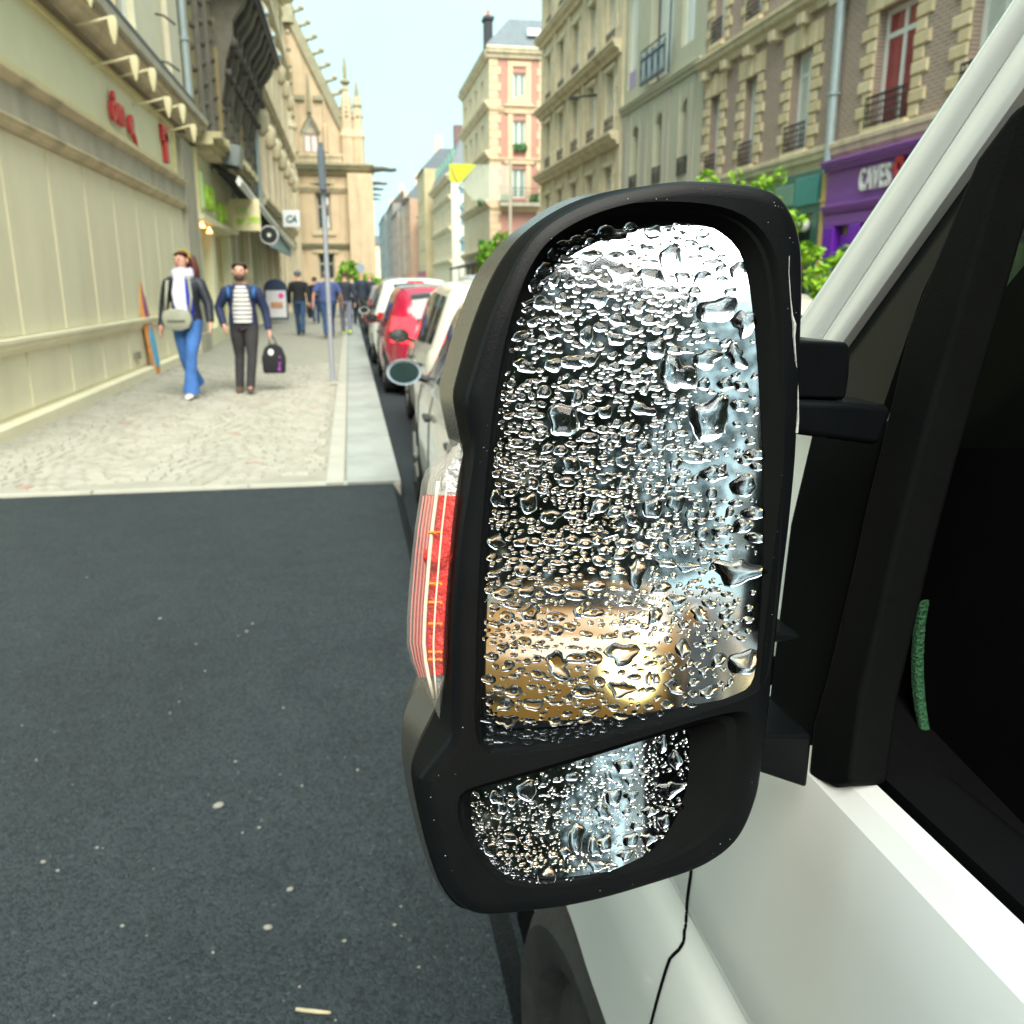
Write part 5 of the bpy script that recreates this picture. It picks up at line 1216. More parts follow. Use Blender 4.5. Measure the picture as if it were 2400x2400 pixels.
person("heavy man in a blue short-sleeved shirt walking away behind the lamp pole", (p.x, p.y, ZS), R_(180), J, 'top', M("blue_shirt", (.06, .09, .24), .8, .15, 8), m_jeand, M("brown_shoe", (.10, .06, .045)), 'short', M("grey_hair", (.25, .22, .2), .7, .2, 20), gA, fat=1.28, sleeves=False)
p = atZ(813, 784, ZS)
J = pose(1.70, (0, -1, 0), .24, .10, 'L')
person("man in a dark jacket, grey trousers and neon yellow shoes walking away", (p.x, p.y, ZS), R_(183), J, 'jacket', M("dark_navy_jacket", (.02, .026, .04), .7, .2), M("grey_trousers", (.16, .17, .22), .8, .15, 8), M("neon_shoe", (.42, .75, .02), .5, .1), 'short', m_haird, gA)
for (u, v, H_, lab, mt, hr, pn) in ((742, 758, 1.62, "long-haired woman in black walking away, half hidden behind the blue-shirted man", m_blkc, m_haird, m_jeand), (851, 762, 1.78, "bald man in dark clothes walking away by the parked cars, nearer the pole", M("dark_blue_coat", (.02, .03, .05), .7, .2), None, m_char), (870, 760, 1.74, "bald man in dark clothes walking away, closest to the parked cars", M("slate_coat", (.03, .035, .05), .7, .2), None, m_char), (828, 760, 1.72, "man in a pale shirt walking away in front of the hedge", M("pale_shirt", (.5, .52, .55), .8), m_haird, m_jeand)):
    p = atZ(u, v, ZS); J = pose(H_, (0, -1, 0), .18, .08, 'R')
    o, J, hd, f, r = person(lab, (p.x, p.y, ZS), R_(180), J, 'jacket', mt, pn, m_blkc, 'bald' if hr is None else 'short', hr, gA, h=H_)

# ================================================================== street furniture and planting
p = atZ(780, 899, ZS)
PO = tag(empty("sign_pole", (p.x, p.y, ZS)), "slim grey pole with a narrow sign seen edge-on, standing on the footway", "pole")
zt = atY(762, 395, p.y).z-ZS
MB().tube([(0, 0, 0), (0, 0, zt)], .033, 12).build("pole", M("galvanised_grey", (.38, .42, .48), .45, .1, 6, metal=.4), PO, smooth=60)
MB().lathe([(.11, 0), (.11, .012), (.05, .02)], n=14).build("base_plate", m_stonegrey, PO)
z2 = atY(758, 340, p.y).z-ZS
MB().box(-.045, -.16, zt-.28, .045, .22, z2-.06).box(-.02, -.05, z2-.06, .03, .05, z2+.03).build("sign_plate", M("slate_sign", (.10, .125, .15), .4, .15, 4), PO, bevel=.01)
p = atZ(651, 757, ZS)
AB = tag(empty("pavement_sign", (p.x, p.y, ZS)), "round-topped advertising board with a pink and orange poster standing on the footway", "sign board")
k = p.y/2050*1.03; w, hh = 24*k, 92*k
def arched(w_, z0, z1): return [(-w_, z0), (w_, z0), (w_, z1-w_*.75)]+[(w_*math.cos(a), z1-w_*.75+w_*.75*math.sin(a)) for a in [math.pi*i/10 for i in range(1, 10)]]+[(-w_, z1-w_*.75)]
MB().prism(arched(w, .12, hh), -.03, .03, 'y').build("board_frame", M("navy_frame", (.03, .05, .10), .4), AB, bevel=.01)
MB().box(-w*.86, -.045, .2, w*.86, -.031, hh*.74).build("poster", M("poster_white", (.72, .72, .74), .4, .06), AB)
MB().box(-w*.5, -.055, hh*.34, w*.55, -.046, hh*.48).build("poster_picture", M("poster_orange", (.55, .30, .18), .5, .4, 8), AB)
MB().loft([[(w*.45+.10*math.cos(a), -.047-.008*j, hh*.62+.10*math.sin(a)) for a in [i*math.pi/6 for i in range(12)]] for j in (0, 1)]).build("pink_spot", M("poster_pink", (.78, .08, .40), .5), AB)
for s in (-1, 1): MB().tube([(s*w*.95, .0, 0), (s*w*.95, 0, hh*.7)], .03, 6).build("leg", M("steel_leg", (.3, .35, .4), .4), AB)

def leaf_mat(name, c, v=.45):
    m = M(name, c, .55, v, 3, spec=.4); b = m.node_tree.nodes["Principled BSDF"]; b.inputs['Subsurface Weight'].default_value = 0
    return m
m_leaf = leaf_mat("fresh_leaf", (.17, .38, .02)); m_leaf2 = leaf_mat("lime_leaf", (.30, .55, .03)); m_leafd = leaf_mat("dark_leaf", (.014, .028, .010), .5)
m_bark = M("bark", (.16, .11, .07), .9, .3, 8, bump=.5)
def tree(name, label, loc, clumps, leaf, nleaf, mat, trunk_r=.07, group=None, cat="tree", seed=1, flat=.35, limbs=True):
    rr = random.Random(seed); T = tag(empty(name, loc), label, cat, group)
    zmin = min(c[2]-c[3]*.5 for c in clumps); b = MB(); fork = (0, 0, zmin*.8)
    b.tube([(0, 0, -.02), (rr.uniform(-.03, .03), rr.uniform(-.03, .03), zmin*.4), fork], [trunk_r*1.3, trunk_r, trunk_r*.8], 8)
    if limbs:
        for c in clumps: b.tube([fork, (c[0]*.5+rr.uniform(-.1, .1), c[1]*.5, (fork[2]+c[2])/2), (c[0], c[1], c[2])], [trunk_r*.6, trunk_r*.35, trunk_r*.12], 6)
    b.build("trunk", m_bark, T, smooth=60)
    vs, fs = [], []
    tot = sum(c[3]**2 for c in clumps)
    for c in clumps:
        for _ in range(int(nleaf*c[3]**2/tot)):
            while True:
                q = Vector((rr.uniform(-1, 1), rr.uniform(-1, 1), rr.uniform(-1, 1)))
                if q.length < 1: break
            q = q*(q.length**-.35 if q.length > .05 else 1)
            p = Vector((c[0], c[1], c[2]))+Vector((q.x, q.y, q.z*c[4]))*c[3]
            n = (q.normalized()*.6+Vector((rr.uniform(-1, 1), rr.uniform(-1, 1), rr.uniform(.0, 1.4)))).normalized()
            t = n.cross(Vector((rr.uniform(-1, 1), rr.uniform(-1, 1), rr.uniform(-1, 1)))).normalized(); u = n.cross(t)
            s = leaf*rr.uniform(.6, 1.3); k = len(vs)
            vs += [p-t*s, p+u*s*.45-t*s*.1, p+t*s-n*s*flat, p-u*s*.45-t*s*.1]; fs.append((k, k+1, k+2, k+3))
    b = MB(); b.add(vs, fs); b.build("crown", mat, T, fix=False)
    return T
q = atY(1105, 640, 34)
tree("street_tree", "round bright green tree on the far footway, left of the wing mirror's edge", (8.9, 55, ZS), [(-.2, 0, 3.0, 1.0, 1), (.5, .1, 3.7, .8, 1), (.0, 0, 2.1, .8, 1), (1.1, 0, 2.7, .9, 1)], .17, 2200, m_leaf, .09, seed=3)
q = atX(1935, 640, 9.1)
tree("young_tree", "young lime-green tree in front of the purple shop", (q.x, q.y, ZS), [(0, 0, q.z-.2, .42, .8), (.35, -.3, q.z+.1, .42, .7), (-.3, .3, q.z+.25, .32, .7), (.1, 0, q.z-.65, .45, .8), (-.5, .5, q.z+.85, .24, .9), (.6, -.8, q.z+.05, .45, .8)], .11, 900, m_leaf2, .035, seed=5)
q = atX(1790, 420, 9.0); z0 = q.z
tree("young_tree", "tall young lime-green tree whose top shows above the wing mirror, before the brick house", (q.x, q.y, ZS), [(0, 0, z0-.25, .26, 1.0), (-.5, .3, z0-.12, .17, 1.6), (.25, -.3, z0-.08, .16, .9), (0, 0, z0-.9, .55, 1)], .10, 330, m_leaf2, .035, seed=8)
q = atX(1660, 415, 9.0); z0 = q.z-.25
tree("young_tree", "small lime-green treetop just above the middle of the wing mirror", (q.x, q.y, ZS), [(0, 0, z0, .3, .9), (.1, .3, z0-.6, .5, 1)], .10, 400, m_leaf2, .03, seed=9)
q = atY(838, 655, 40)
tree("round_bush", "bright green bush in a planter before the gothic building", (q.x, 40, ZS), [(-.3, 0, 1.35, .75, .9), (.35, 0, 1.2, .75, .9), (-.35, 0, 2.0, .45, .9), (0, .2, .75, .8, .6), (.85, 0, 1.2, .5, .9)], .13, 2000, m_leaf, .06, cat="bush", seed=11)
# blue-grey round sign in front of the bush
q = atY(845, 628, 38)
RS = tag(empty("traffic_sign", (q.x, 38, ZS)), "pale blue round traffic sign before the green bush", "sign")
MB().tube([(0, 0, 0), (0, 0, q.z+.2)], .03, 8).build("post", m_stonegrey, RS)
MB().lathe([(.01, -.02), (.17, -.02), (.17, .02), (.01, .02)], (0, -.04, q.z-ZS), 20, 'y').build("disc", M("blue_grey_sign", (.30, .38, .46), .5), RS)
# cafe terrace awnings and a blue sign on the far footway
q = atX(1040, 640, 8.5)
CA = tag(empty("cafe_awning", (8.6, 66, 0)), "black cafe awning over the far footway", "awning")
MB().loft([[(0, y, 2.9), (2.4, y, 3.5), (2.4, y, 3.4), (0, y, 2.75)] for y in (0, 12)]).build("canvas", m_blkc, CA)
for y in (.2, 6, 11.8): MB().tube([(.1, y, ZS), (.1, y, 2.8)], .04, 6).build("post", m_black, CA)
# ---- street behind the camera, reflected in the mirror glasses and paint
gT = "trees behind the camera"
for i, (x, y, s, lab) in enumerate(((-3.2, -11.5, 1.62, "dark tree behind the camera, reflected in the middle of the wing mirror"), (-1.9, -17.5, 2.05, "dark tree farther behind the camera, reflected in the wing mirror"), (-7.6, -15.5, 1.6, "dark tree behind the camera at the outer edge of the reflection"))):
    tree("plane_tree", lab, (x, y, .13), [(0, 0, 2.4*s, 1.5*s, .9), (.9*s, .3, 3.6*s, 1.2*s, 1), (-.9*s, -.2, 3.5*s, 1.3*s, 1), (0, .2, 4.8*s, 1.1*s, .9), (.2, 0, 1.3*s, 1.2*s, .6)], .15, 9500, m_leafd, .17, gT, seed=20+i)
def back_house(x, y0, y1, h, rz, lab, mt):
    o = tag(empty("town_house", (x, y0, 0), rz), lab, "building", "houses behind the camera"); ln = abs(y1-y0)
    ops = [(1+k*2.8, 2.2+k*2.8, 1.2+f*3.4, 3.4+f*3.4) for k in range(int((ln-1)/2.8)) for f in range(int((h-1.5)/3.4))]
    wall_mesh(0, ln, 0, h, ops, mt, .25).build("wall", mt, o)
    for w in ops: window(o, *w, .12, m_white, m_pane, 2, .7, .08)
    for z in (4.0, h-.5): band(o, 0, ln, z, z+.45, .35, m_lime2)
back_house(-9.5, -34, -2, 13, R_(90), "pale stone house behind the camera on the left, seen in reflections", m_lime)
back_house(XR, 9.2, -30, 14, R_(-90), "sandstone house behind the camera across the road, seen in reflections", m_sand)

# ================================================================== white van the mirror belongs to
m_vw = M("white_van_paint", (0.86, 0.87, 0.85), 0.16, 0.02, 1.5, spec=.5, coat=.6)
m_blk = M("black_grained_plastic", (0.005, 0.006, 0.007), 0.32, 0.15, 30, bump=.05, bscale=900, spec=.14)
m_blk2 = M("dark_grey_plastic", (0.008, 0.009, 0.009), 0.6, 0.12, 30, bump=.12, bscale=700, spec=.08, ior=1.25)
m_int = M("cabin_black", (0.008, 0.008, 0.009), 0.9, 0.2, 8, spec=.08, ior=1.2)
m_rub = M("tyre_rubber", (0.025, 0.025, 0.026), 0.8, 0.3, 20, bump=.3, bscale=60)
m_base = M("matt_black_base", (0.008, 0.009, 0.009), 0.8, 0.1, 30, spec=.05, ior=1.12)
VAN = tag(empty("white_van", (1.2, -.5, 0)), "white delivery van at the right whose wing mirror fills the picture", "van")
VO = Vector((1.2, -.5, 0))
def vb(mb, name, mat, parent=None, **k):
    mb.v = [tuple(Vector(p)-VO) for p in mb.v]
    return mb.build(name, mat, parent or VAN, **k)
NG = Vector((-1, 0, .13)).normalized()
def G(u, v, o=0.0): return onplane(u, v, Vector((.285, 0, 1.2)) + NG*o, NG)
prof = [(.262, .642), (.252, .650), (.2465, .66), (.247, .723), (.2455, .80), (.2465, .900), (.2535, .919), (.2585, .932), (.2605, .942), (.2575, .955), (.2565, 1.0), (.2575, 1.06), (.260, 1.11), (.2645, 1.145), (.270, 1.163), (.2795, 1.173), (.292, 1.176)]
WY, WZ, WR = .93, .315, .335
def side_x(z):
    for (a, b_), (c, d) in zip(prof[:-1], prof[1:]):
        if b_ <= z <= d: return a+(c-a)*(z-b_)/(d-b_)
    return prof[0][0]
def nose(y):                                   # the flank turns in towards the front bumper
    t = max(0, (y-1.15)/.65); return .32*t**2.2
def skin(y0, y1, ny, name, zbot=.34):
    rings = []
    for i in range(ny+1):
        y = y0+(y1-y0)*i/ny; dy = abs(y-WY)
        za = WZ+math.sqrt(max(0, WR**2-dy**2)) if dy < WR else 0
        zb_ = max(zbot, za)
        r = []
        for k in range(5):                      # panel below the profile, only outside the wheel opening
            z = zb_+(.642-zb_)*k/5; r.append((.254+.01*(1-k/5) if zb_ < .63 else .262, y, z))
        dz = max(0, zb_-.642)
        drop = .22*max(0, (y-1.0)/.75)**1.3
        for x, z in prof:
            z2 = z+dz*max(0, 1-(z-.642)/.1); z2 -= drop*max(0, (z2-.7)/.47)
            r.append((x, y, z2))
        rings.append([(x+nose(y), yy, z) for x, yy, z in r])
    b = MB(); b.loft(rings, (False, False), False); return vb(b, name, m_vw, smooth=24)
door_f = .70
skin(-.95, 1.78, 110, "front_side_panel")
skin(-3.6, -.956, 14, "cargo_side_panel")
# gap between wing and door, following the door's front edge
gp_ = [(1622, 2020), (1622, 2042), (1616, 2080), (1611, 2120), (1609, 2180), (1607, 2200), (1598, 2214), (1577, 2234), (1566, 2260), (1545, 2330), (1527, 2400), (1505, 2480)]
pts = []
for _ in range(3):
    gp_ = [gp_[0]]+[(a[0]*w+c[0]*(1-w), a[1]*w+c[1]*(1-w)) for a, c in zip(gp_[:-1], gp_[1:]) for w in (.75, .25)]+[gp_[-1]]
for (u, v) in gp_:
    x = .255
    for _ in range(6): q = atX(u, v, x); x = side_x(q.z)
    pts.append(Vector((x-.0004, q.y, q.z)))
vb(MB().tube(pts, .0016, 6), "door_gap", m_int, smooth=True)
# wheel, tyre and wheel housing
wh = empty("wheel", (.262-VO.x, WY-VO.y, WZ), 0, VAN)
wh.rotation_euler = (0, 0, R_(4))
MB().lathe([(.19, .03), (.215, .0), (.27, -.012), (.298, .004), (.308, .03), (.308, .19), (.298, .215), (.20, .22)], n=48, axis='x').build("tyre", m_rub, wh, smooth=40)
MB().lathe([(.02, .05), (.08, .03), (.17, .05), (.195, .02), (.2, .1)], n=32, axis='x').build("rim", M("black_steel", (.03, .03, .03), .5, .1, 8), wh, smooth=40)
vb(MB().loft([[(x, WY+.345*math.cos(a), WZ+.345*math.sin(a)) for x in (.275, .62)] for a in [math.pi*k/14 for k in range(15)]], (False, False), False), "wheel_housing", m_int, smooth=True)
vb(MB().box(.60, WY-.36, .1, .62, WY+.36, .7), "inner_wing", m_int)
vb(MB().box(.30, -3.5, .12, 2.1, 1.6, .34), "underbody", m_int)
vb(MB().box(.275, -3.5, .18, .32, WY-.34, .35), "side_sill", m_blk2, bevel=.01)
# A-pillar and door frame, each a rounded bar in the plane of the side glass
def bar(name, e0, e1, mat, o0, bulge, back):
    rings = []
    for t in [k/14 for k in range(-2, 20)]:
        a = Vector((e0[0][0]+(e0[1][0]-e0[0][0])*t, e0[0][1]+(e0[1][1]-e0[0][1])*t, 0)); c = Vector((e1[0][0]+(e1[1][0]-e1[0][0])*t, e1[0][1]+(e1[1][1]-e1[0][1])*t, 0))
        A, C = G(a.x, a.y, 0), G(c.x, c.y, 0); r = []
        for k in range(11):
            s = k/10; r.append(A+(C-A)*s+NG*(o0+bulge*math.sin(math.pi*min(1, max(0, s)))**.6))
        r.append(C-NG*back); r.append(A-NG*back); rings.append(r)
    return vb(MB().loft(rings), name, mat, smooth=35)
bar("a_pillar", ((1845, 798), (2400, -30)), ((1948, 759), (2400, 73)), m_vw, .0, .006, .03)
bar("door_frame", ((1957, 752), (2400, 80)), ((2003, 764), (2400, 205)), m_vw, .0, .004, .03)
bar("weather_seal", ((1950, 755), (2400, 74)), ((1956, 753), (2400, 79)), m_int, -.01, .002, .02)
def sheet(name, px, mat, o, th, bevel=0.002, parent=None):
    n = len(px); A = [G(u, v, o) for u, v in px]; B_ = [p-NG*th for p in A]
    b = MB(); b.add(A+B_, [tuple(range(n)), tuple(range(2*n-1, n-1, -1))]+[(i, (i+1) % n, n+(i+1) % n, n+i) for i in range(n)])
    return vb(b, name, mat, parent, bevel=bevel)
m_qg = M("quarter_glass", (.015, .017, .016), .22, .1, 2, spec=.2, ior=1.25)
sheet("quarter_window", [(1990, 772), (2270, 370), (2300, 390), (2160, 690), (2060, 980), (1900, 985)], m_qg, -.006, .006, 0)
sheet("mirror_base", [(1893, 985), (2098, 985), (2065, 1044), (2030, 1200), (1985, 1400), (1938, 1600), (1907, 1700), (1896, 1838), (1780, 1812), (1800, 1640), (1850, 1228), (1899, 1022)], m_base, .002, .02, .003)
sheet("window_post", [(2285, 372), (2390, 230), (2330, 420), (2147, 1079), (2096, 1279), (2054, 1466), (2017, 1629), (1990, 1838), (1948, 1846), (1890, 1820), (1902, 1698), (1935, 1582), (1990, 1349), (2027, 1177), (2060, 1044), (2088, 928), (2125, 768), (2160, 680)], m_blk2, .010, .026, .004)
# wing below the pillar, bonnet, windscreen, roof
vb(MB().loft([[(.292, y, 1.174-.22*max(0, (y-1.0)/.75)**1.3), (.40, y, 1.21-.30*max(0, (y-.6)/1.15)), (1.2, y, 1.25-.32*max(0, (y-.6)/1.15)), (2.0, y, 1.21-.30*max(0, (y-.6)/1.15)), (2.14, y, 1.17-.22*max(0, (y-1.0)/.75)**1.3)] for y in (.76, .9, 1.0, 1.3, 1.6, 1.75)], (False, False), False), "bonnet", m_vw, smooth=50)
P0, P1 = G(1880, 770, .0), Vector((.36, .02, 2.02))
vb(MB().quad((.325, .505, 1.172), (.335, .70, 1.16), (.355, .66, 1.42), (.345, .56, 1.42)), "corner_panel", m_vw)
vb(MB().box(2.02, -.94, .5, 2.10, .7, 1.24), "passenger_door_trim", m_int)
vb(MB().quad((2.09, -.94, 1.24), (2.09, .6, 1.24), (2.02, -.1, 2.05), (2.02, -.94, 2.05)), "passenger_window", m_paned)
vb(MB().quad((.34, .80, 1.08), (2.06, .80, 1.08), (1.98, -.08, 2.06), (.42, -.08, 2.06)), "windscreen", m_paned)
vb(MB().loft([[(.40, y, 2.02), (.46, y, 2.12), (.7, y, 2.18), (1.7, y, 2.18), (1.94, y, 2.12), (2.0, y, 2.02)] for y in (-.08, -.5, -1.0, -3.6)], (True, True), False), "roof", m_vw, smooth=50)
vb(MB().add([(.295, -3.6, 1.176), (.295, -.97, 1.176), (.39, -.97, 2.03), (.39, -3.6, 2.03)], [(0, 1, 2, 3)]).add([(2.12, -3.6, .2), (2.12, 1.5, .2), (2.12, 1.5, 1.17), (2.12, -3.6, 1.17)], [(0, 1, 2, 3)]).add([(2.12, -3.6, 1.17), (2.12, -.97, 1.17), (2.02, -.97, 2.03), (2.02, -3.6, 2.03)], [(0, 1, 2, 3)]).add([(.26, -3.6, .3), (2.12, -3.6, .3), (2.02, -3.6, 2.1), (.39, -3.6, 2.1)], [(0, 1, 2, 3)]), "cargo_body", m_vw)
vb(MB().tube([Vector((.288, -.9, 1.19)), Vector((.37, -.9, 2.02)), Vector((.37, -.1, 2.05))], .03, 6), "window_frame_rear", m_blk2)
vb(MB().add([(.33, -.95, .4), (2.1, -.95, .4), (2.0, -.95, 2.1), (.4, -.95, 2.1)], [(0, 1, 2, 3)]), "bulkhead", m_int)
vb(MB().loft([[(.5, y, .35), (1.95, y, .35), (1.95, y, .75), (.5, y, .75)] for y in (1.66, 1.80)]), "front_bumper", m_blk2, bevel=.03)
# cabin: door trim, dashboard, seat with green mesh side
vb(MB().box(.31, -.94, .5, .36, .44, 1.165), "door_trim", m_int, bevel=.01)
vb(MB().box(.30, -.95, 1.163, .335, .46, 1.1765), "window_ledge_seal", m_int)
vb(MB().loft([[(x, .40, .6), (x, .30, 1.02), (x, .42, 1.12), (x, .72, 1.17), (x, .75, .6)] for x in (.37, 2.06)]), "dashboard", m_int, bevel=.03)
vb(MB().tube([(.72+.19*math.cos(a), .12+.12*math.sin(a), 1.08+.14*math.sin(a)) for a in [k*math.pi/8 for k in range(17)]], .016, 8), "steering_wheel", m_int, smooth=True)
st = vb(MB().loft([[(.45, -.62, .5), (.98, -.62, .5), (.98, -.1, .52), (.45, -.1, .52)], [(.46, -.62, .72), (.97, -.62, .72), (.97, -.12, .74), (.46, -.12, .74)]]), "seat_cushion", m_int, bevel=.04)
vb(MB().loft([[(.46, -.62, .72), (.97, -.62, .72), (.97, -.48, .72), (.46, -.48, .72)], [(.46, -.80, 1.35), (.97, -.80, 1.35), (.97, -.68, 1.35), (.46, -.68, 1.35)], [(.58, -.88, 1.7), (.85, -.88, 1.7), (.85, -.80, 1.7), (.58, -.80, 1.7)]]), "seat_back", m_int, bevel=.04)
ps_ = vb(MB().loft([[(1.10, y0, z) for y0 in (a, b_)]+[(1.60, y0, z) for y0 in (b_, a)] for z, a, b_ in ((.55, -.1, .32), (.75, -.12, .34), (1.0, -.25, .28), (1.2, -.32, .1))]), "passenger_seat", m_int, bevel=.05)
gm = M("green_mesh_fabric", (.07, .24, .11), .8, .6, 420, bump=.8, bscale=420)
def xsheet(px, x, th):
    A = [atX(u, v, x) for u, v in px]; n = len(A); B_ = [q+Vector((th, 0, 0)) for q in A]
    return MB().add(A+B_, [tuple(range(n)), tuple(range(2*n-1, n-1, -1))]+[(i, (i+1) % n, n+(i+1) % n, n+i) for i in range(n)])
vb(xsheet([(2060, 1050), (2700, 1050), (2700, 2100), (2160, 2010), (1960, 1840)], .415, .01), "inner_pillar_trim", m_int)
vb(xsheet([(2150, 1410), (2137, 1470), (2132, 1540), (2133, 1600), (2140, 1660), (2153, 1720), (2164, 1725), (2154, 1660), (2149, 1600), (2148, 1540), (2152, 1470), (2162, 1405)], .407, .007), "mesh_seat_edge", gm, bevel=.002)

# ================================================================== the wing mirror
AF = R_(-2)
EF = R_(9)
NF = Vector((math.sin(AF)*math.cos(EF), -math.cos(AF)*math.cos(EF), math.sin(EF)))   # frame normal, towards the driver and a little up
TX = Vector((math.cos(AF), math.sin(AF), 0)); TZ = TX.cross(-NF)
MO = atY(1450, 1250, .42)
MIR = tag(empty("wing_mirror", MO), "large black van wing mirror with raindrops on its two glasses", "wing mirror")
def fp(u, v, dep=0.0):
    """picture point -> mirror coordinates (x across, z up, y depth behind the frame plane), relative to MO"""
    p = onplane(u, v, MO-NF*dep, NF)-MO
    return Vector((p.dot(TX), dep, p.dot(TZ)))
def W(q): return TX*q.x - NF*q.y + TZ*q.z                          # mirror coordinates -> offset from MO
def mbuild(mb, name, mat, parent=None, **k):
    mb.v = [tuple(W(Vector(p))) for p in mb.v]
    return mb.build(name, mat, parent or MIR, **k)
def smooth_loop(pts, it=2):
    for _ in range(it):
        out = []
        for i in range(len(pts)):
            a, c = pts[i], pts[(i+1) % len(pts)]
            out += [a*.75+c*.25, a*.25+c*.75]
        pts = out
    return pts
def resample(pts, n):
    L = [0.0]
    for i in range(len(pts)): L.append(L[-1]+(pts[(i+1) % len(pts)]-pts[i]).length)
    out = []; j = 0
    for k in range(n):
        t = L[-1]*k/n
        while L[j+1] < t: j += 1
        f = (t-L[j])/max(1e-9, L[j+1]-L[j]); out.append(pts[j].lerp(pts[(j+1) % len(pts)], f))
    return out
def start_top(pts):
    c = sum(pts, Vector())/len(pts)
    i = min(range(len(pts)), key=lambda k: abs(pts[k].x-c.x)+(0 if pts[k].z > c.z else 9))
    return pts[i:]+pts[:i]
def inset(pts, d, dy=0.0):
    n = len(pts); out = []
    for i in range(n):
        t = pts[(i+1) % n]-pts[i-1]; t.y = 0; t.normalize()
        nrm = Vector((t.z, 0, -t.x))                               # clockwise loop (seen from the driver): right of travel is inward
        out.append(Vector((pts[i].x+nrm.x*d, pts[i].y+dy, pts[i].z+nrm.z*d)))
    return out
# outline of the rim (clockwise) with the shell edge behind it where the shell shows
PAIR = [((1594, 424), None), ((1672, 427), None), ((1749, 434), None), ((1800, 446), None), ((1831, 466), None), ((1854, 500), None), ((1871, 546), None), ((1879, 602), None), ((1879, 699), None), ((1875, 796), None), ((1871, 932), None), ((1867, 1000), None), ((1862, 1093), None), ((1848, 1233), None), ((1839, 1303), None), ((1825, 1419), None), ((1811, 1559), None), ((1797, 1699), None), ((1782, 1810), None), ((1775, 1860), None), ((1749, 1933), None), ((1718, 1980), None), ((1671, 2016), None), ((1619, 2042), None), ((1521, 2073), None), ((1418, 2104), None), ((1324, 2124), None), ((1257, 2132), None), ((1190, 2140), None), ((1133, 2144), None),
        ((1090, 2132), (1081, 2130)), ((1050, 2096), (1038, 2097)), ((1024, 2040), (1007, 2040)), ((1001, 1950), (977, 1949)), ((985, 1870), (953, 1848)), ((978, 1826), (943, 1785)), ((990, 1806), (940, 1740)), ((1022, 1766), (943, 1690)), ((1050, 1732), (955, 1646)), ((1058, 1700), (985, 1602)), ((1059, 1580), (1036, 1560)), ((1059, 1471), (1040, 1453)), ((1065, 1362), (1046, 1352)), ((1077, 1235), (1060, 1220)), ((1088, 1170), (1070, 1130)), ((1099, 1104), (1074, 1070)), ((1106, 1040), (1052, 1030)), ((1095, 980), (1037, 962)), ((1088, 936), (1029, 914)), ((1099, 897), (1037, 872)), ((1124, 814), (1061, 781)), ((1148, 740), (1082, 722)), ((1181, 665), (1104, 663)), ((1215, 599), (1133, 614)), ((1252, 545), (1182, 560)), ((1314, 499), (1245, 511)), ((1397, 462), (1315, 469)), ((1500, 437), (1425, 443))]
DS = .040
rim0, shell0 = [], []
for a, c in PAIR:
    r = fp(*a); rim0.append(r)
    shell0.append(fp(*c, DS) if c else Vector((r.x*.985, DS, r.z*.985)))
def dens(l):
    for _ in range(2):
        l = smooth_loop(l, 1)
    return l
rim, shell = dens(rim0), dens(shell0)
mid = [r.lerp(s, .45) + Vector((0, -.006, 0)) for r, s in zip(rim, shell)]
cen = Vector((sum(p.x for p in shell)/len(shell), 0, sum(p.z for p in shell)/len(shell)))
def shrink(l, f, dep): return [Vector((cen.x+(p.x-cen.x)*f, dep, cen.z+(p.z-cen.z)*f)) for p in l]
b = MB(); b.loft([shell, shrink(shell, .995, .055), shrink(shell, .96, .075), shrink(shell, .86, .097), shrink(shell, .62, .112), shrink(shell, .25, .118)], (False, True))
mbuild(b, "rear_shell", M("shell_plastic", (.045, .043, .036), .26, .1, 25, bump=.03, bscale=900, spec=.7), smooth=55)
b = MB(); b.loft([rim, [r.lerp(s, .3)+Vector((0, -.002, 0)) for r, s in zip(rim, shell)], [r.lerp(s, .42) for r, s in zip(rim, shell)]], (False, False)); mbuild(b, "frame_side", m_blk2, smooth=50)
b = MB(); b.loft([[r.lerp(s, .42)+Vector((.0012, .001, 0)) for r, s in zip(rim, shell)], [r.lerp(s, .45)+Vector((.002, .002, 0)) for r, s in zip(rim, shell)], [r.lerp(s, .47) for r, s in zip(rim, shell)], shell], (False, False)); mbuild(b, "shell_edge", M("shell_plastic", (.030, .030, .028)), smooth=40)

O1 = [(1547, 470), (1660, 476), (1740, 498), (1797, 545), (1825, 612), (1834, 720), (1840, 900), (1838, 1060), (1834, 1200), (1824, 1400), (1808, 1556), (1797, 1600), (1765, 1634), (1600, 1684), (1450, 1725), (1300, 1757), (1190, 1772), (1148, 1772), (1120, 1752), (1111, 1710), (1113, 1600), (1118, 1425), (1128, 1245), (1140, 1100), (1154, 965), (1178, 820), (1196, 750), (1217, 682), (1262, 582), (1312, 528), (1372, 500), (1440, 480)]
G1 = [(1547, 515), (1651, 523), (1696, 549), (1730, 580), (1750, 636), (1761, 705), (1772, 806), (1779, 915), (1786, 1060), (1787, 1209), (1786, 1354), (1779, 1462), (1772, 1553), (1767, 1591), (1752, 1620), (1591, 1672), (1446, 1712), (1301, 1743), (1192, 1757), (1152, 1757), (1133, 1741), (1126, 1712), (1128, 1607), (1133, 1426), (1142, 1245), (1153, 1100), (1167, 969), (1192, 824), (1210, 752), (1232, 683), (1279, 592), (1328, 549), (1381, 534), (1435, 519)]
O2 = [(1262, 1801), (1469, 1740), (1625, 1690), (1733, 1664), (1760, 1672), (1768, 1692), (1753, 1809), (1728, 1881), (1687, 1943), (1625, 1990), (1521, 2037), (1366, 2074), (1262, 2084), (1190, 2074), (1133, 2032), (1091, 1974), (1073, 1923), (1072, 1881), (1078, 1861), (1098, 1847)]
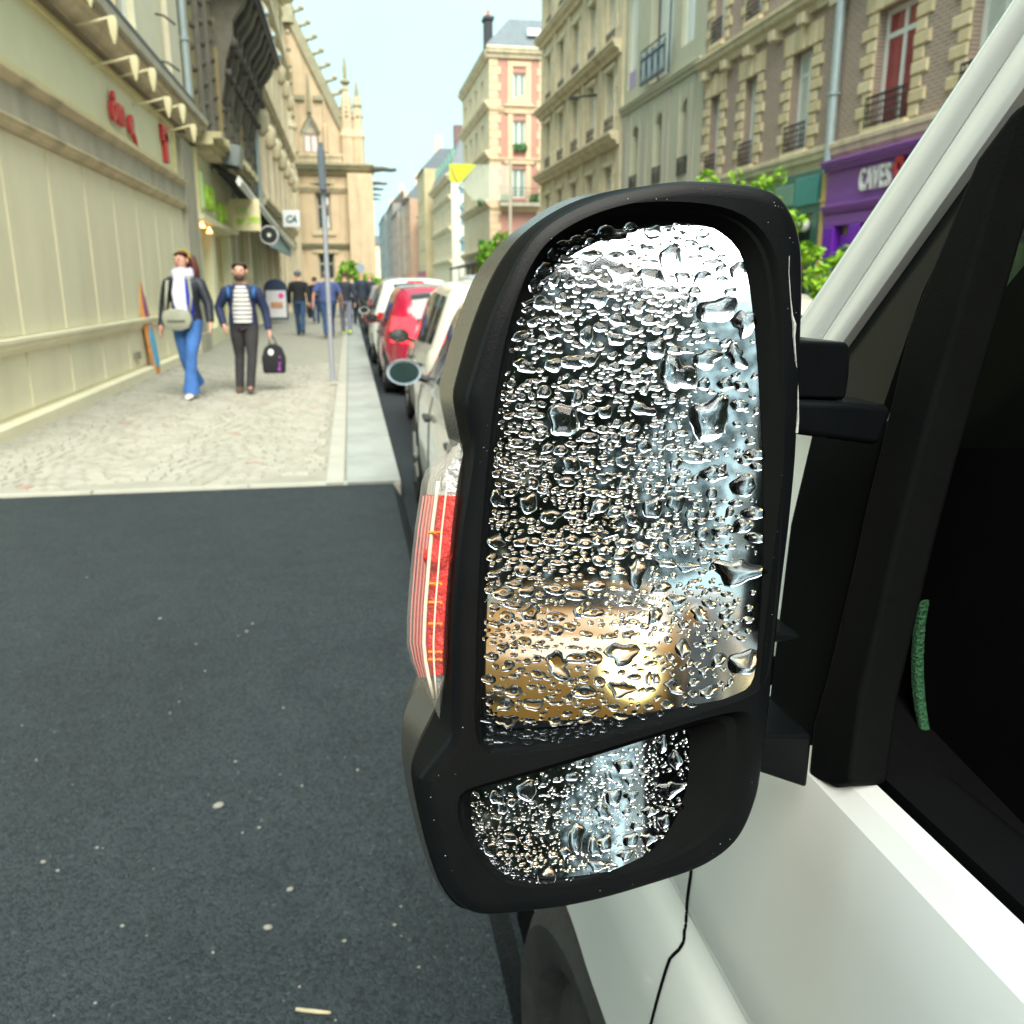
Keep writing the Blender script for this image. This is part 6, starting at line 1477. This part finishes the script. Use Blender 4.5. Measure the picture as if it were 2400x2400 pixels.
G2 = [(1262, 1809), (1417, 1765), (1547, 1723), (1613, 1702), (1616, 1757), (1612, 1835), (1596, 1892), (1568, 1948), (1521, 2000), (1469, 2026), (1402, 2052), (1340, 2065), (1273, 2073), (1221, 2067), (1174, 2047), (1138, 2010), (1112, 1964), (1104, 1912), (1101, 1853), (1133, 1845)]
# glass surfaces: slightly convex main glass, strongly convex lower glass
def dirn(a, c): return Vector((math.sin(a)*math.cos(c), -math.cos(a)*math.cos(c), math.sin(c)))
class Glass:
    def __init__(s, px, upx, dep, az, el, R):
        s.c = onplane(*upx, MO-NF*dep, NF); s.n = dirn(R_(az), R_(el)); s.R = R
        s.t = Vector((0, 0, 1)).cross(s.n).normalized()*-1; s.u = s.t.cross(s.n)*-1
        if s.u.z < 0: s.u = -s.u
        if s.t.x < 0: s.t = -s.t
    def hit(s, u, v):
        d = ray(u, v); o = s.c - s.n*s.R; oc = CO-o                # sphere of radius R tangent to the plane at c
        A = d.dot(d); B_ = 2*d.dot(oc); C = oc.dot(oc)-s.R**2; D = B_*B_-4*A*C
        t = (-B_-math.sqrt(D))/(2*A) if D > 0 else (s.c-CO).dot(s.n)/d.dot(s.n)
        p = CO+d*t; return p, (p-o).normalized()
g1 = Glass(G1, (1450, 1130), .012, -12.5, 11, 2.4)
g2 = Glass(G2, (1340, 1900), .012, -9.0, 23, .75)
def in_poly(x, y, poly):
    c = False; j = len(poly)-1
    for i in range(len(poly)):
        if (poly[i][1] > y) != (poly[j][1] > y) and x < (poly[j][0]-poly[i][0])*(y-poly[i][1])/(poly[j][1]-poly[i][1])+poly[i][0]: c = not c
        j = i
    return c
def px_loop(px, n, it=2):
    l = smooth_loop([Vector((u, 0, -v)) for u, v in px], it); return start_top(resample(l, n))
def glass_mesh(g, px, mat, name, step):
    lp = [(p.x, -p.z) for p in px_loop(px, 110, 1)]
    v2 = [Vector(p) for p in lp]; ed = [(i, (i+1) % len(lp)) for i in range(len(lp))]
    us, vs = [p[0] for p in lp], [p[1] for p in lp]; y = min(vs)
    while y < max(vs):
        x = min(us)
        while x < max(us):
            if in_poly(x, y, lp) and all((x-a)**2+(y-c)**2 > (step*.4)**2 for a, c in lp): v2.append(Vector((x, y)))
            x += step
        y += step
    vo, eo, fo, *_ = delaunay_2d_cdt(v2, ed, [], 1, 1e-4)
    P = [g.hit(q[0], q[1]) for q in vo]
    fl = []
    for f in fo:
        a, c, d = [P[i][0] for i in f[:3]]
        fl.append(tuple(f) if (c-a).cross(d-a).dot(P[f[0]][1]) > 0 else tuple(reversed(f)))
    me = bpy.data.meshes.new(name); me.from_pydata([tuple(p-MO) for p, _ in P], [], fl)
    me.materials.append(mat); me.polygons.foreach_set("use_smooth", [True]*len(me.polygons)); me.update()
    me.normals_split_custom_set_from_vertices([tuple(n) for _, n in P])
    return inst(name, me, MIR)
m_mir = M("mirror_silver", (.82, .88, .95), .02, 0, metal=1.0)
m_mir.node_tree.nodes["Principled BSDF"].inputs['Roughness'].default_value = 0.05
glass1 = glass_mesh(g1, G1, m_mir, "main_glass", 26)
glass2 = glass_mesh(g2, G2, m_mir, "lower_glass", 22)
# front face with its two openings, rounded edges, walls down to the glasses
N1, N2 = 110, 90
r1 = inset(rim, .0016, -.0022); r2 = inset(rim, .0042, -.0032); r3 = inset(rim, .0075, -.0034)
def mloop(px, n, dep=0.0):
    return [fp(p.x, -p.z, dep) for p in px_loop(px, n)]
o1, o2 = mloop(O1, N1, -.0034), mloop(O2, N2, -.0034)
b = MB(); b.loft([rim, r1, r2, r3], (False, False))
flat = r3+o1+o2; n0, n1_, n2_ = len(r3), len(o1), len(o2)
ed = [(i, (i+1) % n0) for i in range(n0)]+[(n0+i, n0+(i+1) % n1_) for i in range(n1_)]+[(n0+n1_+i, n0+n1_+(i+1) % n2_) for i in range(n2_)]
vo, eo, fo, ov, *_ = delaunay_2d_cdt([Vector((p.x, p.z)) for p in flat], ed, [], 0, 1e-7)
def in3(x, z, l): return in_poly(x, z, [(p.x, p.z) for p in l])
fs = []
for f in fo:
    cx_, cz_ = sum(vo[i][0] for i in f)/3, sum(vo[i][1] for i in f)/3
    if in3(cx_, cz_, r3) and not in3(cx_, cz_, o1) and not in3(cx_, cz_, o2): fs.append(tuple(f))
b.add([(p[0], -.0034, p[1]) for p in vo], fs)
def gl_loop(g, px, n):
    out = []
    for p in px_loop(px, n):
        q = g.hit(p.x, -p.z)[0]-MO; out.append(Vector((q.dot(TX), -q.dot(NF), q.dot(TZ))))
    return out
walls = MB()
for o, g, px, n in ((o1, g1, G1, N1), (o2, g2, G2, N2)):
    e = gl_loop(g, px, n)
    def blend(f, dy, y=None): return [Vector((p.x+(q.x-p.x)*f, p.y+(q.y-p.y)*dy, p.z+(q.z-p.z)*f)) for p, q in zip(o, e)]
    rings = [o, blend(.05, .04), blend(.13, .14), blend(.24, .30), blend(.42, .34), blend(.62, .62), blend(.92, .93), [p+Vector((0, .001, 0)) for p in e], [p+Vector((0, .006, 0)) for p in blend(.98, 1.0)]]
    walls.loft(rings, (False, False))
mbuild(walls, "recess_wall", m_base, smooth=32)
fo_ = mbuild(b, "frame", m_blk, smooth=32)
# thin bright glass edge on the left flank
b = MB(); e = gl_loop(g1, G1, N1)
# indicator lamp let into the shell
LP = [((1052, 1024), (1081, 1046)), ((1046, 1056), (1079, 1062)), ((1022, 1078), (1076, 1085)), ((1000, 1100), (1074, 1104)), ((988, 1128), (1070, 1128)), ((984, 1160), (1065, 1165)), ((972, 1239), (1057, 1240)), ((965, 1300), (1052, 1300)), ((960, 1362), (1047, 1362)), ((956, 1410), (1043, 1410)), ((954, 1453), (1040, 1453)), ((953, 1507), (1037, 1507)), ((962, 1547), (1035, 1547)), ((978, 1587), (1033, 1587)), ((1002, 1632), (1031, 1640)), ((1026, 1684), (1030, 1692))]
def lamp_rings(fl, rows, pull=0.0):
    rings = []
    for (l, r) in rows:
        L_, R2_ = fp(*l, .052), fp(*r, .010); c = (L_+R2_)/2 + Vector((.01, .02, 0))
        E_ = fp(l[0]*.52+r[0]*.48, (l[1]+r[1])/2, .016)
        ring = [L_+Vector((.02, .02, 0)), L_, L_.lerp(E_, .5)+Vector((-.001, -.002, 0)), E_+Vector((0, -.0015, 0)), E_.lerp(R2_, .5)+Vector((0, -.001, 0)), R2_, R2_+Vector((.006, .02, 0))]
        rings.append([p.lerp(c+Vector((.006, .008, 0)), pull) for p in ring])
    return rings
m_lens = bpy.data.materials.new("clear_lens"); m_lens.use_nodes = True
nt = m_lens.node_tree; pb_ = nt.nodes["Principled BSDF"]; pb_.inputs['Base Color'].default_value = (.92, .90, .86, 1); pb_.inputs['Roughness'].default_value = .06
tr = nt.nodes.new("ShaderNodeBsdfTransparent"); tr.inputs[0].default_value = (1, .97, .95, 1); mx = nt.nodes.new("ShaderNodeMixShader"); lw = nt.nodes.new("ShaderNodeLayerWeight"); lw.inputs[0].default_value = .35
mr = nt.nodes.new("ShaderNodeMapRange"); mr.inputs[3].default_value = .03; mr.inputs[4].default_value = .30
nt.links.new(lw.outputs['Facing'], mr.inputs[0]); nt.links.new(mr.outputs[0], mx.inputs[0]); nt.links.new(tr.outputs[0], mx.inputs[1]); nt.links.new(pb_.outputs[0], mx.inputs[2]); nt.links.new(mx.outputs[0], nt.nodes["Material Output"].inputs['Surface'])
lens = mbuild(MB().loft(lamp_rings(0, LP), (True, True)), "indicator_lamp", m_lens, smooth=30)
m_redr = M("red_reflector", (.90, .018, .012), .3, .25, 60, spec=.6, bump=.5, bscale=260)
m_clr = M("pale_reflector", (.70, .70, .70), .15, .1, 60, metal=.6, bump=.4, bscale=260)
mbuild(MB().loft(lamp_rings(0, LP[:6], .16), (True, True)), "clear_reflector", m_clr, lens, smooth=30)
mbuild(MB().loft(lamp_rings(0, LP[5:14], .14), (True, True)), "red_reflector", m_redr, lens, smooth=30)
mbuild(MB().loft(lamp_rings(0, LP[13:], .2), (True, True)), "clear_reflector", m_clr, lens, smooth=30)
m_amb = M("amber_rib", (.95, .30, .03), .2, .1, 60)
for v, mat in ((1248, m_amb), (1368, m_amb), (1412, m_amb), (1462, m_amb), (1528, m_amb), (1546, m_amb)):
    for u0, u1 in ((1006, 1020), (1026, 1034)):
        mbuild(MB().tube([fp(u0, v, .014), fp(u1, v, .011)], .0009, 6), "rib", mat, lens)
mbuild(MB().lathe([(.001, -.006), (.006, -.004), (.008, 0), (.006, .005), (.001, .006)], tuple(fp(1028, 1305, .021)), 14, 'y'), "bulb", m_redr, lens, smooth=True)
for f, wd in ((.52, .0011), (.82, .0006)):
    mbuild(MB().tube([fp(l[0]*f+r[0]*(1-f) if f < .7 else l[0]*.25+r[0]*.75, (l[1]+r[1])/2, .0135 if f < .7 else .0105) for l, r in LP[4:15]], wd, 6), "lens_edge", M("lens_edge", (.72, .66, .52), .3, .05), lens, smooth=True)
for k in range(4):
    f = .62+.09*k
    mbuild(MB().tube([fp(l[0]*f+r[0]*(1-f), (l[1]+r[1])/2, .016+.036*(f-.52)/.48-.001) for l, r in LP[5:14]], .0005, 5), "lens_flute", M("lens_flute", (.78, .30, .26), .2, .05), lens)
# folding arms between housing and door
def slab(name, px, y0, y1, mat, bevel=.004, sc=1.0):
    A = [atY(u, v, y0)-MO for u, v in px]; n = len(A); B_ = [p+Vector((0, y1-y0, 0)) for p in A]
    b = MB(); b.add(A+B_, [tuple(range(n)), tuple(range(2*n-1, n-1, -1))]+[(i, (i+1) % n, n+(i+1) % n, n+i) for i in range(n)])
    return b.build(name, mat, MIR, bevel=bevel, seg=3)
slab("upper_knuckle", [(1840, 795), (1985, 802), (1996, 812), (1993, 880), (1985, 935), (1975, 939), (1840, 934)], .43, .50, m_blk)
slab("upper_arm", [(1840, 938), (1968, 942), (2080, 950), (2096, 960), (2062, 1046), (1990, 1036), (1840, 1016)], .425, .49, m_blk)
slab("lower_arm", [(1770, 1722), (1900, 1722), (1905, 1730), (1893, 1850), (1780, 1812), (1740, 1800)], .425, .48, m_blk)
slab("lower_bracket", [(1780, 1480), (1872, 1486), (1880, 1500), (1800, 1510), (1770, 1505)], .43, .48, m_blk, .003)
# hairline scuff and dust on the frame
mbuild(MB().tube([fp(u, v, -.0042 if u < 1866 else -.001) for u, v in ((1850, 600), (1849, 640), (1853, 700), (1857, 740), (1862, 760), (1861, 790), (1864, 830), (1868, 880), (1870, 930), (1870, 985), (1866, 1015))], [.0002, .0002, .0003, .0005, .0011, .0007, .0005, .0004, .0005, .0007, .0011], 5), "scuff", M("pale_scuff", (.45, .47, .46), .8, .4, 400))
q = MB()
for k in range(40):
    i = rnd.randrange(len(r3)); p = r3[i].lerp(r2[i], rnd.random()) if rnd.random() < .6 else r3[i].lerp(o1[i*len(o1)//len(r3)], rnd.random()*.7)
    s = rnd.uniform(.00008, .00020); q.ball((p.x, -.0036, p.z), s*rnd.uniform(1, 2), s, s, 5, 4)
tag(mbuild(q, "dust", M("pale_dust", (.6, .62, .62), .9, 0)), kind="stuff")

# ------------------------------------------------------------------ raindrops on the glasses
m_wat = bpy.data.materials.new("rain_water"); m_wat.use_nodes = True
pw = m_wat.node_tree.nodes["Principled BSDF"]; pw.inputs['Base Color'].default_value = (1, 1, 1, 1); pw.inputs['Roughness'].default_value = 0.045; pw.inputs['IOR'].default_value = 1.34; pw.inputs['Transmission Weight'].default_value = 1
def drop_shape(seed, nu=18, nv=7, wob=.16, tall=.5):
    """unit raindrop cap: radius 1 in x/y, height tall, ragged outline"""
    rr = random.Random(seed); ph = [rr.uniform(0, 6.28) for _ in range(5)]; am = [rr.uniform(.2, 1)*wob/(k+1)**.6 for k in range(5)]
    sag = rr.uniform(.0, .25); vs, fs = [], []
    for k in range(nv+1):
        t = k/nv; a = t*math.pi/2
        rad = math.cos(a)**.8 if t < 1 else 0
        h = tall*math.sin(a)**1.15
        for i in range(nu):
            th = 2*math.pi*i/nu
            o = 1+(1-t*.6)*sum(am[j]*math.sin((j+2)*th+ph[j]) for j in range(5))
            x, y = rad*o*math.cos(th), rad*o*math.sin(th)
            vs.append((x, y-sag*.5*math.sin(a), h))
    for k in range(nv):
        for i in range(nu):
            j = (i+1) % nu; fs.append((k*nu+i, k*nu+j, (k+1)*nu+j, (k+1)*nu+i))
    fs.append(tuple(nv*nu+i for i in range(nu)))
    return vs, fs
SH = []
for k in range(10):
    v, f = drop_shape(k, wob=.16+.04*k if k < 6 else .3, tall=.22+.035*(k % 4))
    mb = MB(); mb.add(v, f); SH.append(mb.mesh("raindrop", m_wat, True))
FINE = [drop_shape(100+k, 11, 4, .06+.05*k, .17+.025*k) for k in range(6)]
def drop_matrix(g, u, v, rx_, ry_, rot):
    p, n = g.hit(u, v); n = n.normalized()
    x = Vector((0, 0, 1)).cross(n); x.normalize(); y = n.cross(x)
    if x.x < 0: x, y = -x, -y
    if y.z < 0: y = -y
    dist = (p-CO).length; k = dist/2050.0
    c, s = math.cos(rot), math.sin(rot); X = x*c+y*s; Y = y*c-x*s
    rx_, ry_ = rx_*k, ry_*k; rz_ = (rx_*ry_)**.5
    q = p-MO - n*.00005
    return Matrix(((X.x*rx_, Y.x*ry_, n.x*rz_, q.x), (X.y*rx_, Y.y*ry_, n.y*rz_, q.y), (X.z*rx_, Y.z*ry_, n.z*rz_, q.z), (0, 0, 0, 1)))
big1 = [(1572, 606, 27, 32), (1526, 651, 27, 26), (1452, 640, 24, 24), (1681, 727, 46, 30), (1747, 757, 26, 33), (1726, 836, 24, 25), (1655, 842, 34, 22), (1586, 878, 42, 42), (1662, 982, 55, 44), (1672, 1110, 30, 20), (1742, 1138, 33, 24), (1321, 985, 34, 44), (1727, 1340, 48, 34), (1742, 1552, 34, 30), (1458, 1532, 34, 30), (1308, 1560, 30, 28), (1492, 1345, 22, 34), (1430, 548, 34, 17), (1530, 545, 24, 12), (1657, 585, 18, 11), (1730, 635, 20, 20), (1600, 650, 16, 14), (1570, 685, 18, 18), (1712, 683, 14, 10), (1404, 700, 24, 22), (1300, 600, 16, 14), (1385, 600, 24, 14), (1274, 712, 25, 17), (1537, 818, 30, 20), (1447, 750, 20, 16), (1375, 786, 18, 22), (1443, 796, 21, 16), (1295, 780, 18, 15), (1345, 848, 30, 18), (1382, 842, 20, 16), (1230, 858, 28, 14), (1300, 855, 26, 16), (1505, 960, 30, 14), (1418, 965, 22, 13), (1510, 1045, 18, 16), (1460, 1080, 20, 14), (1340, 1090, 20, 24), (1420, 1118, 20, 14), (1530, 1190, 24, 26), (1585, 1180, 20, 24), (1480, 1215, 20, 16), (1290, 1210, 26, 16), (1168, 1170, 20, 20), (1240, 1180, 26, 20), (1165, 1270, 22, 18), (1645, 1250, 18, 14), (1560, 1320, 24, 10), (1610, 1328, 24, 12), (1235, 1385, 20, 14), (1585, 1405, 20, 14), (1640, 1440, 22, 16), (1700, 1440, 18, 12), (1460, 1410, 18, 12), (1690, 1100, 16, 12), (1600, 1520, 16, 24), (1520, 1590, 9, 16), (1537, 1590, 9, 16), (1455, 1615, 26, 22), (1250, 1650, 24, 16), (1190, 1690, 22, 16), (1580, 1610, 24, 14), (1660, 1620, 22, 14), (1400, 1690, 14, 10), (1300, 1690, 18, 10), (1700, 900, 18, 16), (1650, 900, 16, 14), (1737, 905, 16, 14)]
big2 = [(1235, 1852, 24, 22), (1462, 1796, 21, 18), (1570, 1850, 25, 20), (1438, 1868, 19, 20), (1479, 1865, 15, 13), (1412, 1900, 18, 16), (1350, 1962, 19, 30), (1394, 1986, 16, 21), (1418, 1976, 20, 15), (1520, 1901, 16, 12), (1282, 2056, 21, 20), (1178, 1893, 11, 16), (1401, 2028, 19, 13), (1341, 1820, 15, 10), (1476, 1830, 11, 11), (1426, 1817, 10, 9), (1200, 1880, 11, 9), (1163, 1870, 16, 14), (1550, 1745, 16, 16), (1582, 1780, 14, 22), (1468, 1902, 11, 7), (1345, 1890, 9, 7), (1519, 1966, 16, 14), (1478, 1968, 18, 16), (1465, 2003, 16, 13), (1268, 1895, 8, 7), (1405, 1932, 9, 7), (1490, 1935, 14, 10), (1555, 1925, 16, 12), (1325, 1995, 12, 11), (1150, 1990, 16, 14), (1195, 1962, 15, 11), (1430, 2030, 12, 11), (1360, 1790, 12, 10), (1600, 1890, 14, 10), (1240, 2010, 10, 9)]
placed1, placed2 = [], []
for g, gl, lst, pl in ((g1, glass1, big1, placed1), (g2, glass2, big2, placed2)):
    for i, (u, v, a, c) in enumerate(lst):
        o = inst("raindrop", SH[(i*7) % 10], gl)
        o.matrix_local = drop_matrix(g, u, v, a, c, rnd.uniform(-.15, .15)); pl.append((u, v, max(a, c)))
def scatter(g, gl, poly, n, dens, pl, name, smin, smax, expo=2.2):
    mb = MB(); us = [p[0] for p in poly]; vs = [p[1] for p in poly]; cnt = 0; tries = 0; grid = {}
    while cnt < n and tries < n*40:
        tries += 1
        u, v = rnd.uniform(min(us), max(us)), rnd.uniform(min(vs), max(vs))
        if rnd.random() > dens(u, v) or not in_poly(u, v, poly): continue
        r = smin+(smax-smin)*rnd.random()**expo
        if not (in_poly(u-r, v, poly) and in_poly(u+r, v, poly) and in_poly(u, v-r, poly) and in_poly(u, v+r, poly)): continue
        if any((u-a)**2+(v-c)**2 < (d+r)**2 for a, c, d in pl): continue
        key = (int(u//24), int(v//24)); bad = False
        for i in (-1, 0, 1):
            for j in (-1, 0, 1):
                for a, c, d in grid.get((key[0]+i, key[1]+j), ()):
                    if (u-a)**2+(v-c)**2 < (d+r)**2*.9: bad = True
        if bad: continue
        grid.setdefault(key, []).append((u, v, r)); cnt += 1
        m = drop_matrix(g, u, v, r*rnd.uniform(.9, 1.8), r*rnd.uniform(.65, 1.05), rnd.uniform(-.2, .2)); sv, sf = FINE[rnd.randrange(6)]
        mb.add([m @ Vector(p) for p in sv], sf)
    o = mb.build(name, m_wat, gl, smooth=True); tag(o, kind="stuff"); return o
def d1(u, v):
    x = (u-1130)/650
    k = 1.0 if x < .62 else max(.10, 1-(x-.62)*3.2)
    if v < 640: k *= .55 if x > .35 else .9
    if 1310 < u < 1430 and 1320 < v < 1540: k *= .15
    if v > 1470: k *= .5
    if 1380 < u < 1600 and 1470 < v < 1690: k *= .35
    return k
scatter(g1, glass1, G1, 1050, d1, placed1, "fine_raindrops", 5, 19, 1.35)
scatter(g1, glass1, G1, 800, d1, [], "mist_raindrops", 2.0, 4.0, 1.0)
scatter(g2, glass2, G2, 700, lambda u, v: 1.0 if v > 1880 and u < 1260 else .5, placed2, "fine_raindrops", 1.8, 6, 2.0)
